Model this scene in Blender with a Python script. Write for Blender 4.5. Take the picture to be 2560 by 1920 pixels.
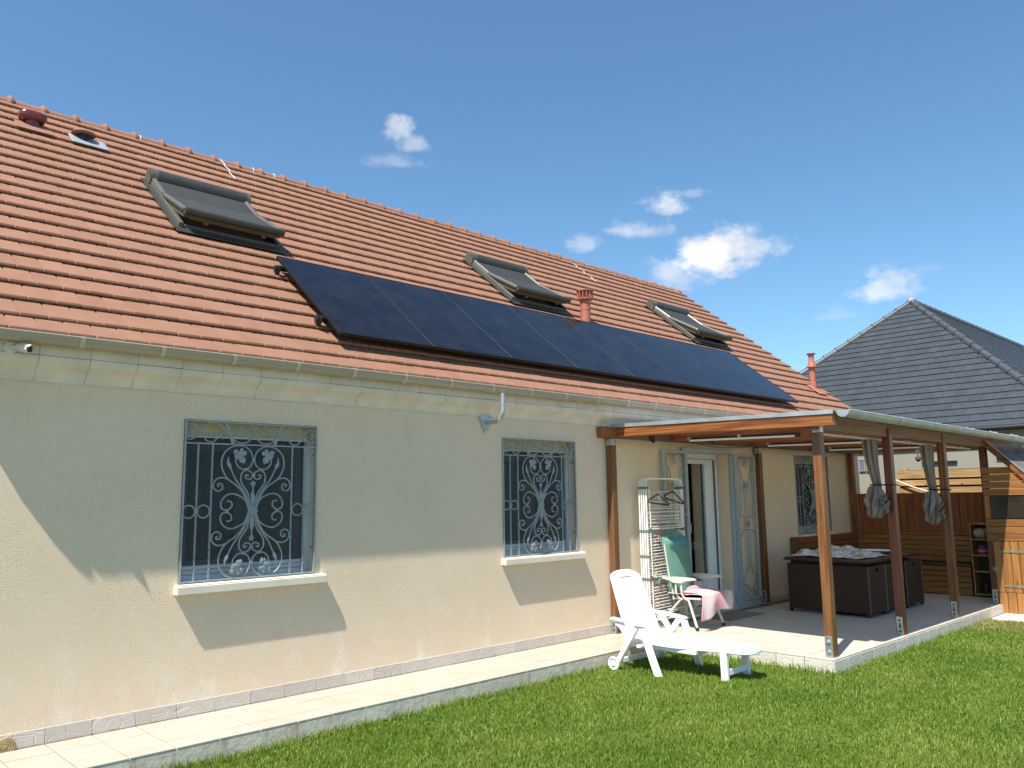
import bpy, bmesh, math, random
import numpy as np
from mathutils import Matrix, Vector
random.seed(7); rng = np.random.default_rng(11)
for o in list(bpy.data.objects): bpy.data.objects.remove(o)
SC = bpy.context.scene; COL = SC.collection
PI = math.pi

# ------------------------------------------------------------------ camera
CAM_LOC = (0.0, -6.4, 1.6)
F_PX = 2028.57
YAW, PITCH, ROLL = 0.767830301, 0.140934751, -0.0146359275
fw = Vector((math.sin(YAW)*math.cos(PITCH), math.cos(YAW)*math.cos(PITCH), math.sin(PITCH)))
r0 = Vector((math.cos(YAW), -math.sin(YAW), 0)); u0 = r0.cross(fw)
RT = math.cos(ROLL)*r0 + math.sin(ROLL)*u0
UP = -math.sin(ROLL)*r0 + math.cos(ROLL)*u0
cam = bpy.data.cameras.new('camera'); cam.sensor_width = 36; cam.lens = 36*F_PX/2560
cam.clip_start = 0.05; cam.clip_end = 3000
co = bpy.data.objects.new('camera', cam); COL.objects.link(co)
m3 = Matrix((RT, UP, -fw)).transposed()
co.matrix_world = Matrix.Translation(CAM_LOC) @ m3.to_4x4()
SC.camera = co
def project(P):
    d = Vector(P) - Vector(CAM_LOC); w = d.dot(fw)
    if w <= 0.05: return None
    return (1280 + F_PX*d.dot(RT)/w, 960 - F_PX*d.dot(UP)/w, w)

# ------------------------------------------------------------------ world, sun, exposure
SUN_T = Vector((0.56, 0.161, -1.0)).normalized()      # the way sunlight travels
SUN_EL = math.asin(-SUN_T.z); SUN_AZ = math.atan2(-SUN_T.x, -SUN_T.y)
W = bpy.data.worlds.new('World'); SC.world = W; W.use_nodes = True
nt = W.node_tree; N = nt.nodes; L = nt.links; N.clear()
def nn(t, kind, **kw):
    n = t.nodes.new(kind)
    for k, v in kw.items(): setattr(n, k, v)
    return n
def wmath(op, a, b=None, c=None, clamp=False):
    n = nn(nt, 'ShaderNodeMath', operation=op); n.use_clamp = clamp
    for i, v in enumerate((a, b, c)):
        if v is None: continue
        if isinstance(v, (int, float)): n.inputs[i].default_value = v
        else: L.new(v, n.inputs[i])
    return n.outputs[0]
sky = nn(nt, 'ShaderNodeTexSky', sky_type='NISHITA'); sky.sun_disc = False
sky.sun_elevation = SUN_EL; sky.sun_rotation = SUN_AZ
sky.altitude = 100; sky.air_density = 1.0; sky.dust_density = .35; sky.ozone_density = 2.0
tc = nn(nt, 'ShaderNodeTexCoord'); sep = nn(nt, 'ShaderNodeSeparateXYZ'); L.new(tc.outputs['Generated'], sep.inputs[0])
az = wmath('ARCTAN2', sep.outputs[0], sep.outputs[1]); el = wmath('ARCSINE', sep.outputs[2])
cmb = nn(nt, 'ShaderNodeCombineXYZ'); L.new(az, cmb.inputs[0]); L.new(wmath('MULTIPLY', el, 1.5), cmb.inputs[1])
def wnoise(scale, detail=6, rough=.6, off=0.0):
    n = nn(nt, 'ShaderNodeTexNoise'); n.inputs['Scale'].default_value = scale; n.inputs['Detail'].default_value = detail
    n.inputs['Roughness'].default_value = rough
    a = nn(nt, 'ShaderNodeVectorMath', operation='ADD'); L.new(cmb.outputs[0], a.inputs[0]); a.inputs[1].default_value = (off, off*.7, off*.3)
    L.new(a.outputs[0], n.inputs['Vector']); return n.outputs[0]
nz = wmath('SUBTRACT', wnoise(26, 9, .62), .5); nzb = wmath('SUBTRACT', wnoise(9, 4, .55, 3.1), .5)
ns = wmath('SUBTRACT', wnoise(40, 6, .6, 7.7), .5)
# cloud: azimuth, elevation, half width, half height, strength
CL = [(.6290, .4480, .020, .014, .62), (.647, .430, .018, .012, .36), (.6180, .4080, .034, .008, .24), (.9616, .3535, .036, .017, .80), (1.0020, .3600, .022, .008, .30),
      (.9402, .3254, .044, .014, .50), (.8582, .3116, .032, .013, .38), (1.0150, .2860, .058, .028, 1.05), (.9700, .2720, .038, .024, .62), (1.0580, .2900, .040, .017, .70),
      (1.2119, .2330, .027, .017, .72), (1.1500, .2046, .026, .007, .22), (1.250, .245, .03, .005, .12),
      (1.7, .30, .12, .04, .9), (2.1, .45, .10, .05, .8), (-.9, .35, .12, .04, .8), (-1.6, .5, .1, .05, .8), (-2.4, .28, .15, .04, .9), (2.8, .33, .12, .05, .9), (.1, .22, .1, .03, .6)]
tot = None
for i, (a, e, ra, re, s) in enumerate(CL):
    da = wmath('DIVIDE', wmath('SUBTRACT', az, a), ra*1.25)
    eu = wmath('SUBTRACT', el, e - re*.35)
    up = wmath('DIVIDE', wmath('MAXIMUM', eu, 0), re*1.5); dn = wmath('DIVIDE', wmath('MINIMUM', eu, 0), re*.85)
    r2 = wmath('ADD', wmath('MULTIPLY', da, da), wmath('ADD', wmath('MULTIPLY', up, up), wmath('MULTIPLY', dn, dn)))
    q = wmath('SUBTRACT', 1.0, wmath('SQRT', r2))
    q = wmath('ADD', q, wmath('ADD', wmath('MULTIPLY', nz, 2.3), wmath('MULTIPLY', nzb, 1.7)))
    mr = nn(nt, 'ShaderNodeMapRange', interpolation_type='SMOOTHSTEP'); L.new(q, mr.inputs[0])
    mr.inputs[1].default_value = -.05; mr.inputs[2].default_value = .85; mr.inputs[3].default_value = 0; mr.inputs[4].default_value = s
    # fade well outside the ellipse
    fo = nn(nt, 'ShaderNodeMapRange', interpolation_type='SMOOTHSTEP'); L.new(r2, fo.inputs[0]); fo.inputs[1].default_value = 3.2; fo.inputs[2].default_value = .8
    fo.inputs[3].default_value = 0; fo.inputs[4].default_value = 1
    v = wmath('MULTIPLY', mr.outputs[0], fo.outputs[0])
    tot = v if tot is None else wmath('MAXIMUM', tot, v)
shade = wmath('ADD', .93, wmath('MULTIPLY', ns, .35))
tot = wmath('MULTIPLY', tot, shade, clamp=True)
bg1 = nn(nt, 'ShaderNodeBackground'); bg1.inputs[1].default_value = 0.080
tint = nn(nt, 'ShaderNodeMix', data_type='RGBA', blend_type='MULTIPLY'); tint.inputs[0].default_value = 1.0
tint.inputs[7].default_value = (.78, 1.02, 1.10, 1); L.new(sky.outputs[0], tint.inputs[6])
L.new(tint.outputs[2], bg1.inputs[0])
bg2 = nn(nt, 'ShaderNodeBackground')
cr = nn(nt, 'ShaderNodeValToRGB'); L.new(wnoise(17, 4, .5, 12.3), cr.inputs[0])
cr.color_ramp.elements[0].position = .38; cr.color_ramp.elements[0].color = (.74, .77, .83, 1); cr.color_ramp.elements[1].position = .56; cr.color_ramp.elements[1].color = (1, 1, 1, 1)
L.new(cr.outputs[0], bg2.inputs[0]); bg2.inputs[1].default_value = .56
mx = nn(nt, 'ShaderNodeMixShader'); L.new(tot, mx.inputs[0]); L.new(bg1.outputs[0], mx.inputs[1]); L.new(bg2.outputs[0], mx.inputs[2])
wo = nn(nt, 'ShaderNodeOutputWorld'); L.new(mx.outputs[0], wo.inputs[0])
sun = bpy.data.lights.new('sun', 'SUN'); sun.energy = 4.2; sun.angle = math.radians(.53); sun.color = (1, .94, .84)
so = bpy.data.objects.new('sun', sun); COL.objects.link(so); so.rotation_euler = SUN_T.to_track_quat('-Z', 'Y').to_euler()
so.location = (-8, -4, 15)
SC.view_settings.view_transform = 'Standard'; SC.view_settings.look = 'None'; SC.view_settings.gamma = 1
SC.view_settings.use_curve_mapping = False; SC.view_settings.exposure = 1.03
SC.cycles.max_bounces = 8; SC.cycles.transparent_max_bounces = 10

# ------------------------------------------------------------------ materials
def newmat(name):
    m = bpy.data.materials.new(name); m.use_nodes = True; t = m.node_tree
    return m, t, t.nodes['Principled BSDF']
def _vec(t, stretch=(1, 1, 1), mode='Object'):
    c = nn(t, 'ShaderNodeTexCoord'); mp = nn(t, 'ShaderNodeMapping'); mp.inputs['Scale'].default_value = stretch
    if mode == 'World':
        g = nn(t, 'ShaderNodeNewGeometry'); t.links.new(g.outputs['Position'], mp.inputs['Vector'])
    else: t.links.new(c.outputs[mode], mp.inputs['Vector'])
    return mp.outputs[0]
def _noise(t, vec, scale, detail=5, rough=.55):
    n = nn(t, 'ShaderNodeTexNoise'); n.inputs['Scale'].default_value = scale; n.inputs['Detail'].default_value = detail
    n.inputs['Roughness'].default_value = rough; t.links.new(vec, n.inputs['Vector']); return n.outputs['Fac']
def _math(t, op, a, b=0.0, clamp=False):
    n = nn(t, 'ShaderNodeMath', operation=op); n.use_clamp = clamp
    for i, v in enumerate((a, b)):
        if isinstance(v, (int, float)): n.inputs[i].default_value = v
        else: t.links.new(v, n.inputs[i])
    return n.outputs[0]
def _ramp(t, fac, stops):
    r = nn(t, 'ShaderNodeValToRGB'); e = r.color_ramp.elements
    e[0].position, e[0].color = stops[0][0], (*stops[0][1], 1); e[1].position, e[1].color = stops[-1][0], (*stops[-1][1], 1)
    for p, c in stops[1:-1]: x = e.new(p); x.color = (*c, 1)
    t.links.new(fac, r.inputs[0]); return r.outputs[0]
def _mix(t, f, a, b, blend='MIX'):
    n = nn(t, 'ShaderNodeMix', data_type='RGBA', blend_type=blend)
    for s, v in ((0, f), (6, a), (7, b)):
        if isinstance(v, (int, float)): n.inputs[s].default_value = v
        elif isinstance(v, tuple): n.inputs[s].default_value = (*v, 1)
        else: t.links.new(v, n.inputs[s])
    return n.outputs[2]
def _bump(t, bs, h, strength, dist=.01):
    b = nn(t, 'ShaderNodeBump'); b.inputs['Strength'].default_value = strength; b.inputs['Distance'].default_value = dist
    t.links.new(h, b.inputs['Height']); t.links.new(b.outputs[0], bs.inputs['Normal'])
def _rand(t):
    oi = nn(t, 'ShaderNodeObjectInfo'); g = nn(t, 'ShaderNodeNewGeometry')
    return _math(t, 'FRACT', _math(t, 'ADD', oi.outputs['Random'], g.outputs['Random Per Island']))
def sc3(c, k): return tuple(min(1, x*k) for x in c)
def pmat(name, col, rough=.6, var=.12, vscale=6, bump=0, bscale=60, metal=0, rand=0, spec=.5, coat=0, stretch=(1, 1, 1), mode='World', bdist=.004):
    m, t, b = newmat(name)
    v = _vec(t, stretch, mode)
    c = _ramp(t, _noise(t, v, vscale), [(.3, sc3(col, 1-var)), (.7, sc3(col, 1+var))])
    if rand:
        f = _math(t, 'ADD', _math(t, 'MULTIPLY', _rand(t), 2*rand), 1-rand)
        cb = nn(t, 'ShaderNodeCombineColor')
        for i in range(3): t.links.new(f, cb.inputs[i])
        c = _mix(t, 1.0, c, cb.outputs[0], 'MULTIPLY')
    t.links.new(c, b.inputs['Base Color'])
    b.inputs['Roughness'].default_value = rough; b.inputs['Metallic'].default_value = metal
    b.inputs['Specular IOR Level'].default_value = spec; b.inputs['Coat Weight'].default_value = coat
    if bump: _bump(t, b, _noise(t, v, bscale, 4), bump, bdist)
    return m
def wood(name, dark, light, axis='z', rough=.55, wear=None, rand=.12, ring=1.0):
    m, t, b = newmat(name)
    st = {'x': (.35, 9, 9), 'y': (9, .35, 9), 'z': (9, 9, .35)}[axis]
    v = _vec(t, st, 'World')
    oi = nn(t, 'ShaderNodeObjectInfo')
    ad = nn(t, 'ShaderNodeVectorMath', operation='ADD'); t.links.new(v, ad.inputs[0])
    sc = nn(t, 'ShaderNodeVectorMath', operation='SCALE'); cx = nn(t, 'ShaderNodeCombineXYZ')
    for i in range(3): t.links.new(oi.outputs['Random'], cx.inputs[i])
    t.links.new(cx.outputs[0], sc.inputs[0]); sc.inputs['Scale'].default_value = 37.0; t.links.new(sc.outputs[0], ad.inputs[1])
    v = ad.outputs[0]
    n1 = _noise(t, v, 1.1, 3, .5)
    w = nn(t, 'ShaderNodeMath', operation='SINE'); t.links.new(_math(t, 'MULTIPLY', n1, 46*ring), w.inputs[0])
    g = _math(t, 'ADD', _math(t, 'MULTIPLY', w.outputs[0], .30), .5)
    fine = _noise(t, v, 6, 4, .7)
    f = _math(t, 'ADD', _math(t, 'MULTIPLY', g, .6), _math(t, 'MULTIPLY', fine, .42))
    mid = tuple((a+c)/2 for a, c in zip(dark, light))
    c = _ramp(t, f, [(.2, dark), (.5, mid), (.78, light)])
    kv = _vec(t, tuple(1.3 if i == 'xyz'.index(axis) else 3.6 for i in range(3)), 'World')
    kn = nn(t, 'ShaderNodeTexVoronoi', feature='F1'); kn.inputs['Scale'].default_value = 1.25; t.links.new(kv, kn.inputs['Vector'])
    c = _mix(t, _ramp(t, kn.outputs['Distance'], [(.035, (.85, .85, .85)), (.10, (0, 0, 0))]), c, tuple(x*.45 for x in dark))
    if rand:
        fr = _math(t, 'ADD', _math(t, 'MULTIPLY', oi.outputs['Random'], 2*rand), 1-rand)
        cb = nn(t, 'ShaderNodeCombineColor')
        for i in range(3): t.links.new(fr, cb.inputs[i])
        c = _mix(t, 1.0, c, cb.outputs[0], 'MULTIPLY')
    if wear:
        p = _noise(t, _vec(t, (1.3, 1.3, 1.3), 'World'), 2.2, 5, .6)
        mk = _ramp(t, p, [(.46, (0, 0, 0)), (.66, (.8, .8, .8))])
        c = _mix(t, mk, c, wear)
    t.links.new(c, b.inputs['Base Color']); b.inputs['Roughness'].default_value = rough
    _bump(t, b, f, .25, .003)
    return m

M = {}
def stucco():
    m, t, b = newmat('cream_render')
    v = _vec(t, (1, 1, 1), 'World')
    c = _ramp(t, _noise(t, v, 1.3, 6), [(.3, (.80, .642, .470)), (.7, (.845, .690, .515))])
    st = _noise(t, _vec(t, (1.4, 1.4, .9), 'World'), 3.3, 5, .6)           # pale salt stains
    g = nn(t, 'ShaderNodeNewGeometry'); sp = nn(t, 'ShaderNodeSeparateXYZ'); t.links.new(g.outputs['Position'], sp.inputs[0])
    low = nn(t, 'ShaderNodeMapRange'); t.links.new(sp.outputs[2], low.inputs[0]); low.inputs[1].default_value = .85; low.inputs[2].default_value = .15
    stm = _ramp(t, st, [(.53, (0, 0, 0)), (.68, (.7, .7, .7))])
    c = _mix(t, _math(t, 'MULTIPLY', stm, low.outputs[0], True), c, (.88, .80, .69))
    # faint rain streaks under the cornice
    rs = _noise(t, _vec(t, (7, 7, .35), 'World'), 2.0, 4, .6)
    hi = nn(t, 'ShaderNodeMapRange'); t.links.new(sp.outputs[2], hi.inputs[0]); hi.inputs[1].default_value = 1.9; hi.inputs[2].default_value = 2.5
    c = _mix(t, _math(t, 'MULTIPLY', _ramp(t, rs, [(.55, (0, 0, 0)), (.75, (.22, .22, .22))]), hi.outputs[0], True), c, (.52, .43, .31))
    t.links.new(c, b.inputs['Base Color']); b.inputs['Roughness'].default_value = .92; b.inputs['Specular IOR Level'].default_value = .15
    vo = nn(t, 'ShaderNodeTexVoronoi', feature='SMOOTH_F1'); vo.inputs['Scale'].default_value = 150; t.links.new(v, vo.inputs['Vector'])
    nb = _noise(t, v, 125, 2, .5)
    h = _math(t, 'ADD', _math(t, 'MULTIPLY', _ramp(t, nb, [(.38, (0, 0, 0)), (.52, (1, 1, 1))]), .75), _math(t, 'MULTIPLY', vo.outputs['Distance'], .4))
    _bump(t, b, h, .95, .0042)
    return m
M['render'] = stucco()
M['cornice'] = pmat('cornice_stone', (.66, .585, .50), .75, .10, 5, .12, 120)
def tilemat(name, a, c, e):
    m, t, b = newmat(name)
    v = _vec(t, (1, 1, 1), 'World'); r = _rand(t)
    f = _math(t, 'ADD', _math(t, 'MULTIPLY', _noise(t, v, 7, 5), .6), _math(t, 'MULTIPLY', r, .17))
    col = _ramp(t, f, [(.25, a), (.5, c), (.8, e)])
    big = _noise(t, v, .9, 4, .6)
    col = _mix(t, _ramp(t, big, [(.42, (0, 0, 0)), (.75, (.45, .45, .45))]), col, (.215, .120, .070))
    t.links.new(col, b.inputs['Base Color']); b.inputs['Roughness'].default_value = .72; b.inputs['Specular IOR Level'].default_value = .3
    _bump(t, b, _noise(t, v, 140, 4), .25, .002)
    return m
M['tile'] = tilemat('terracotta_tile', (.238, .116, .075), (.275, .142, .093), (.308, .166, .112))
M['ridge'] = tilemat('terracotta_ridge', (.23, .108, .070), (.275, .137, .093), (.33, .175, .122))
M['clay'] = pmat('red_clay_pipe', (.36, .125, .078), .6, .12, 8, .1, 90)
M['glazed'] = pmat('glazed_maroon', (.13, .022, .020), .22, .2, 8, 0, coat=.3)
M['lead'] = pmat('lead_flashing', (.30, .34, .38), .5, .2, 9, .2, 40, metal=.3)
M['underlay'] = pmat('roof_underlay', (.07, .035, .025), .9)
M['sealant'] = pmat('white_sealant', (.78, .76, .72), .6)
M['gutter'] = pmat('sand_pvc', (.37, .315, .245), .32, .05, 3, 0, spec=.5)
M['gutterclip'] = pmat('pale_sand_pvc', (.52, .455, .365), .35, .05, 3)
M['skirt'] = None
def groovetile(name, col):
    m, t, b = newmat(name)
    v = _vec(t, (1, 1, 1), 'World'); r = _rand(t)
    c = _ramp(t, _math(t, 'ADD', _math(t, 'MULTIPLY', _noise(t, v, 9, 4), .6), _math(t, 'MULTIPLY', r, .3)), [(.2, sc3(col, .9)), (.7, sc3(col, 1.08))])
    t.links.new(c, b.inputs['Base Color']); b.inputs['Roughness'].default_value = .5
    wv = nn(t, 'ShaderNodeTexVoronoi', feature='DISTANCE_TO_EDGE'); wv.inputs['Scale'].default_value = 9
    mp = nn(t, 'ShaderNodeMapping'); mp.inputs['Rotation'].default_value = (0, .75, 0); mp.inputs['Scale'].default_value = (.7, 1, 2.6)
    t.links.new(v, mp.inputs[0]); t.links.new(mp.outputs[0], wv.inputs['Vector'])
    _bump(t, b, _ramp(t, wv.outputs['Distance'], [(0, (0, 0, 0)), (.05, (1, 1, 1))]), .6, .004)
    return m
M['skirt'] = groovetile('carved_plinth_tile', (.56, .505, .445))
M['plinth'] = groovetile('pale_plinth_tile', (.60, .56, .50))
M['paving'] = pmat('cream_paving_tile', (.45, .405, .335), .42, .06, 5, .04, 60, rand=.05)
M['paving2'] = pmat('greige_paving_tile', (.49, .45, .395), .45, .05, 5, .04, 60, rand=.04)
M['grout'] = pmat('grey_grout', (.19, .155, .12), .9, .15)
def concrete(name, col, stain):
    m, t, b = newmat(name); v = _vec(t, (1, 1, 1), 'World')
    c = _ramp(t, _noise(t, v, 5, 6), [(.3, sc3(col, .85)), (.7, sc3(col, 1.1))])
    s = _noise(t, _vec(t, (4, 4, .5), 'World'), 2.4, 5, .6)
    c = _mix(t, _ramp(t, s, [(.56, (0, 0, 0)), (.72, (.8, .8, .8))]), c, stain)
    t.links.new(c, b.inputs['Base Color']); b.inputs['Roughness'].default_value = .85
    _bump(t, b, _noise(t, v, 22, 6), .5, .008); return m
M['curb'] = concrete('cement_edge', (.66, .59, .48), (.36, .27, .15))
M['slab'] = concrete('white_slab', (.66, .62, .54), (.55, .48, .36))
M['plastic'] = pmat('white_plastic', (.86, .86, .86), .35, .02, 3)
M['pvc'] = pmat('white_pvc_frame', (.72, .75, .78), .35, .03, 3)
M['bluepvc'] = pmat('pale_window_frame', (.56, .575, .59), .4, .05, 3)
M['shutterbox'] = pmat('beige_shutter_box', (.55, .47, .27), .5, .06, 4)
M['iron'] = pmat('grey_blue_iron', (.27, .31, .335), .45, .14, 30, .15, 120, metal=.2)
M['gate'] = pmat('blue_grey_gate', (.36, .41, .445), .45, .12, 14, .1, 80, metal=.2)
M['galv'] = pmat('galvanised_steel', (.42, .45, .47), .45, .22, 30, .05, 60, metal=.6)
M['zinc'] = pmat('zinc_sheet', (.50, .54, .56), .38, .15, 6, .05, 30, metal=.65)
M['zincg'] = pmat('zinc_gutter', (.42, .45, .46), .45, .16, 5, .03, 30, metal=.35)
M['plate'] = pmat('anchor_plate', (.45, .49, .49), .35, .18, 25, .05, 60, metal=.75)
M['hole'] = pmat('dark_slot', (.03, .025, .02), .8)
M['black'] = pmat('black_plastic', (.015, .015, .016), .45)
M['velux'] = pmat('grey_olive_aluminium', (.052, .054, .049), .42, .12, 5, 0, metal=.2)
M['veluxl'] = pmat('bronze_grey_aluminium', (.110, .107, .092), .4, .1, 5, 0, metal=.2)
M['shut'] = pmat('shutter_slat_grey', (.058, .060, .058), .55, .1, 6, 0, metal=.1)
M['veluxwood'] = pmat('yellowed_sash', (.085, .072, .035), .5)
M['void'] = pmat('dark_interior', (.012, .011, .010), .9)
M['panelframe'] = pmat('black_aluminium', (.011, .0115, .013), .4, .1, 5, spec=.22)
def panelmat():
    m, t, b = newmat('solar_cells'); v = _vec(t, (1, 1, 1), 'Object')
    br = nn(t, 'ShaderNodeTexBrick'); br.offset = 0; br.inputs['Scale'].default_value = 1.0
    br.inputs['Brick Width'].default_value = .182; br.inputs['Row Height'].default_value = .091; br.inputs['Mortar Size'].default_value = .0012
    br.inputs['Color1'].default_value = (.0055, .0062, .011, 1); br.inputs['Color2'].default_value = (.0065, .0072, .0125, 1); br.inputs['Mortar'].default_value = (.024, .025, .030, 1)
    t.links.new(v, br.inputs['Vector'])
    wv = nn(t, 'ShaderNodeTexWave', wave_type='BANDS', bands_direction='X'); wv.inputs['Scale'].default_value = 19; t.links.new(v, wv.inputs['Vector'])
    c = _mix(t, _math(t, 'MULTIPLY', _ramp(t, wv.outputs['Fac'], [(.9, (0, 0, 0)), (1, (1, 1, 1))]), .2), br.outputs['Color'], (.03, .032, .045))
    dust = _noise(t, _vec(t, (1, 1, 1), 'World'), 3, 6, .6)
    c = _mix(t, _ramp(t, dust, [(.4, (0, 0, 0)), (.8, (.06, .06, .06))]), c, (.2, .18, .15))
    t.links.new(c, b.inputs['Base Color']); b.inputs['Roughness'].default_value = .12; b.inputs['Specular IOR Level'].default_value = .22
    t.links.new(_math(t, 'ADD', _math(t, 'MULTIPLY', dust, .1), .06), b.inputs['Roughness'])
    return m
M['cells'] = panelmat()
def glass(name, tintc=(.9, .95, .97)):
    m, t, b = newmat(name); t.nodes.remove(b)
    tr = nn(t, 'ShaderNodeBsdfTransparent'); tr.inputs[0].default_value = (*tintc, 1); gl = nn(t, 'ShaderNodeBsdfGlossy'); gl.inputs['Roughness'].default_value = .01
    fr = nn(t, 'ShaderNodeFresnel'); ge = nn(t, 'ShaderNodeNewGeometry'); t.links.new(_math(t, 'SUBTRACT', 1.5, _math(t, 'MULTIPLY', ge.outputs['Backfacing'], .83333)), fr.inputs[0])
    mxs = nn(t, 'ShaderNodeMixShader'); t.links.new(_math(t, 'MULTIPLY', fr.outputs[0], 1.7, True), mxs.inputs[0]); t.links.new(tr.outputs[0], mxs.inputs[1]); t.links.new(gl.outputs[0], mxs.inputs[2])
    t.links.new(mxs.outputs[0], t.nodes['Material Output'].inputs[0]); return m
def screen():
    m, t, b = newmat('insect_mesh'); b.inputs['Base Color'].default_value = (.085, .096, .100, 1); b.inputs['Roughness'].default_value = .9
    tr = nn(t, 'ShaderNodeBsdfTransparent'); mxs = nn(t, 'ShaderNodeMixShader'); mxs.inputs[0].default_value = .52
    t.links.new(tr.outputs[0], mxs.inputs[1]); t.links.new(b.outputs[0], mxs.inputs[2]); t.links.new(mxs.outputs[0], t.nodes['Material Output'].inputs[0]); return m
M['screen'] = screen()
M['glass'] = glass('window_glass', (.62, .68, .72))
M['glass_clear'] = glass('door_glass', (.93, .95, .95))
M['room'] = pmat('room_wall', (.055, .065, .068), .9)
M['curtain_in'] = pmat('taupe_curtain', (.55, .47, .36), .9, .2, 3, stretch=(14, 14, .4))
M['net'] = pmat('insect_net_grey', (.10, .115, .125), .7)
M['pole'] = wood('pole_wood_orange', (.095, .031, .009), (.27, .105, .028), 'z', .48, wear=(.14, .078, .036))
M['pole_red'] = wood('pole_wood_red', (.090, .018, .007), (.19, .045, .016), 'z', .4)
M['beam_y'] = wood('beam_wood', (.085, .022, .006), (.33, .118, .032), 'y', .4, ring=.8)
M['beam_x'] = wood('beam_wood_grey', (.11, .052, .028), (.22, .120, .066), 'x', .6, wear=(.15, .105, .075))
M['beam_red'] = wood('beam_wood_red', (.16, .040, .012), (.36, .115, .034), 'y', .5)
M['fence'] = wood('stained_fence_board', (.20, .060, .020), (.34, .112, .036), 'z', .55)
M['bench_y'] = wood('bench_plank', (.23, .096, .022), (.38, .172, .046), 'y', .5)
M['bench_x'] = wood('bench_plank_across', (.15, .052, .015), (.32, .125, .036), 'x', .5)
M['bench_dark'] = wood('dark_seat_board', (.030, .024, .018), (.065, .050, .036), 'y', .6)
M['raw'] = wood('raw_timber', (.28, .165, .065), (.50, .32, .145), 'y', .7)
M['shed_y'] = wood('shed_plank', (.20, .075, .020), (.33, .140, .038), 'y', .5)
M['shed_z'] = wood('shed_door_board', (.24, .098, .026), (.39, .178, .052), 'z', .5)
M['shelfwood'] = wood('shelf_board', (.27, .17, .04), (.45, .30, .09), 'z', .6)
def poly():
    m, t, b = newmat('polycarbonate_sheet'); t.nodes.remove(b)
    d = nn(t, 'ShaderNodeBsdfDiffuse'); d.inputs[0].default_value = (.62, .65, .66, 1)
    tl = nn(t, 'ShaderNodeBsdfTranslucent'); tl.inputs[0].default_value = (.62, .60, .555, 1)
    tp = nn(t, 'ShaderNodeBsdfTransparent'); tp.inputs[0].default_value = (.9, .9, .88, 1)
    gl = nn(t, 'ShaderNodeBsdfGlossy'); gl.inputs['Roughness'].default_value = .15
    a = nn(t, 'ShaderNodeMixShader'); a.inputs[0].default_value = .62; t.links.new(d.outputs[0], a.inputs[1]); t.links.new(tl.outputs[0], a.inputs[2])
    v = _vec(t, (1, 1, 1), 'World')
    f2 = nn(t, 'ShaderNodeMixShader'); t.links.new(_math(t, 'MULTIPLY', _noise(t, v, 2.5, 4), .10), f2.inputs[0]); t.links.new(a.outputs[0], f2.inputs[1]); t.links.new(tp.outputs[0], f2.inputs[2])
    f3 = nn(t, 'ShaderNodeMixShader'); f3.inputs[0].default_value = .07; t.links.new(f2.outputs[0], f3.inputs[1]); t.links.new(gl.outputs[0], f3.inputs[2])
    t.links.new(f3.outputs[0], t.nodes['Material Output'].inputs[0]); return m
M['poly'] = poly()
M['rattan'] = None
def rattan():
    m, t, b = newmat('brown_rattan'); v = _vec(t, (1, 1, 1), 'World')
    ck = nn(t, 'ShaderNodeTexWave', wave_type='BANDS', bands_direction='Z'); ck.inputs['Scale'].default_value = 28; t.links.new(v, ck.inputs['Vector'])
    ck2 = nn(t, 'ShaderNodeTexWave', wave_type='BANDS', bands_direction='DIAGONAL'); ck2.inputs['Scale'].default_value = 30; t.links.new(v, ck2.inputs['Vector'])
    f = _math(t, 'ADD', _math(t, 'MULTIPLY', ck.outputs['Fac'], .6), _math(t, 'MULTIPLY', ck2.outputs['Fac'], .4))
    c = _ramp(t, f, [(.15, (.030, .0145, .0085)), (.8, (.066, .036, .0235))])
    t.links.new(c, b.inputs['Base Color']); b.inputs['Roughness'].default_value = .62; b.inputs['Specular IOR Level'].default_value = .3; _bump(t, b, f, .6, .004); return m
M['rattan'] = rattan()
M['piping'] = pmat('pale_brown_piping', (.13, .10, .085), .5, .2, 30)
M['rattan_top'] = pmat('brown_table_edge', (.060, .030, .026), .3, .2, 8)
M['foil'] = None
def foil():
    m, t, b = newmat('patterned_cloth'); v = _vec(t, (1, 1, 1), 'World')
    vo = _noise(t, _vec(t, (1, 1.6, 1), 'World'), 7, 2, .6)
    c = _ramp(t, vo, [(.36, (.06, .065, .07)), (.43, (.36, .37, .38)), (.58, (.66, .67, .68)), (.68, (.22, .23, .24))])
    t.links.new(c, b.inputs['Base Color']); b.inputs['Roughness'].default_value = .45; return m
M['foil'] = foil()
M['cloth'] = pmat('grey_curtain_cloth', (.245, .195, .168), .85, .12, 7, .2, 60)
M['green'] = pmat('green_canvas', (.115, .255, .195), .8, .1, 8, .25, 300)
M['greenb'] = pmat('blue_green_canvas', (.075, .21, .215), .8, .1, 8, .25, 300)
M['cream'] = pmat('cream_plastic', (.64, .60, .53), .4, .04, 4)
M['creamtube'] = pmat('cream_tube', (.62, .58, .50), .35, .05, 6)
def towel():
    m, t, b = newmat('pink_striped_towel'); v = _vec(t, (1, 1, 1), 'World')
    mp = nn(t, 'ShaderNodeMapping'); mp.inputs['Rotation'].default_value = (0, 0, .5); t.links.new(v, mp.inputs[0])
    wv = nn(t, 'ShaderNodeTexWave', wave_type='BANDS', bands_direction='X'); wv.inputs['Scale'].default_value = .8; wv.inputs['Distortion'].default_value = 5.0
    t.links.new(mp.outputs[0], wv.inputs['Vector'])
    c = _ramp(t, wv.outputs['Fac'], [(.15, (.56, .30, .32)), (.45, (.58, .41, .42)), (.75, (.60, .52, .52))])
    t.links.new(c, b.inputs['Base Color']); b.inputs['Roughness'].default_value = .95; _bump(t, b, _noise(t, v, 120, 3), .5, .006); return m
M['towel'] = towel()
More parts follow.
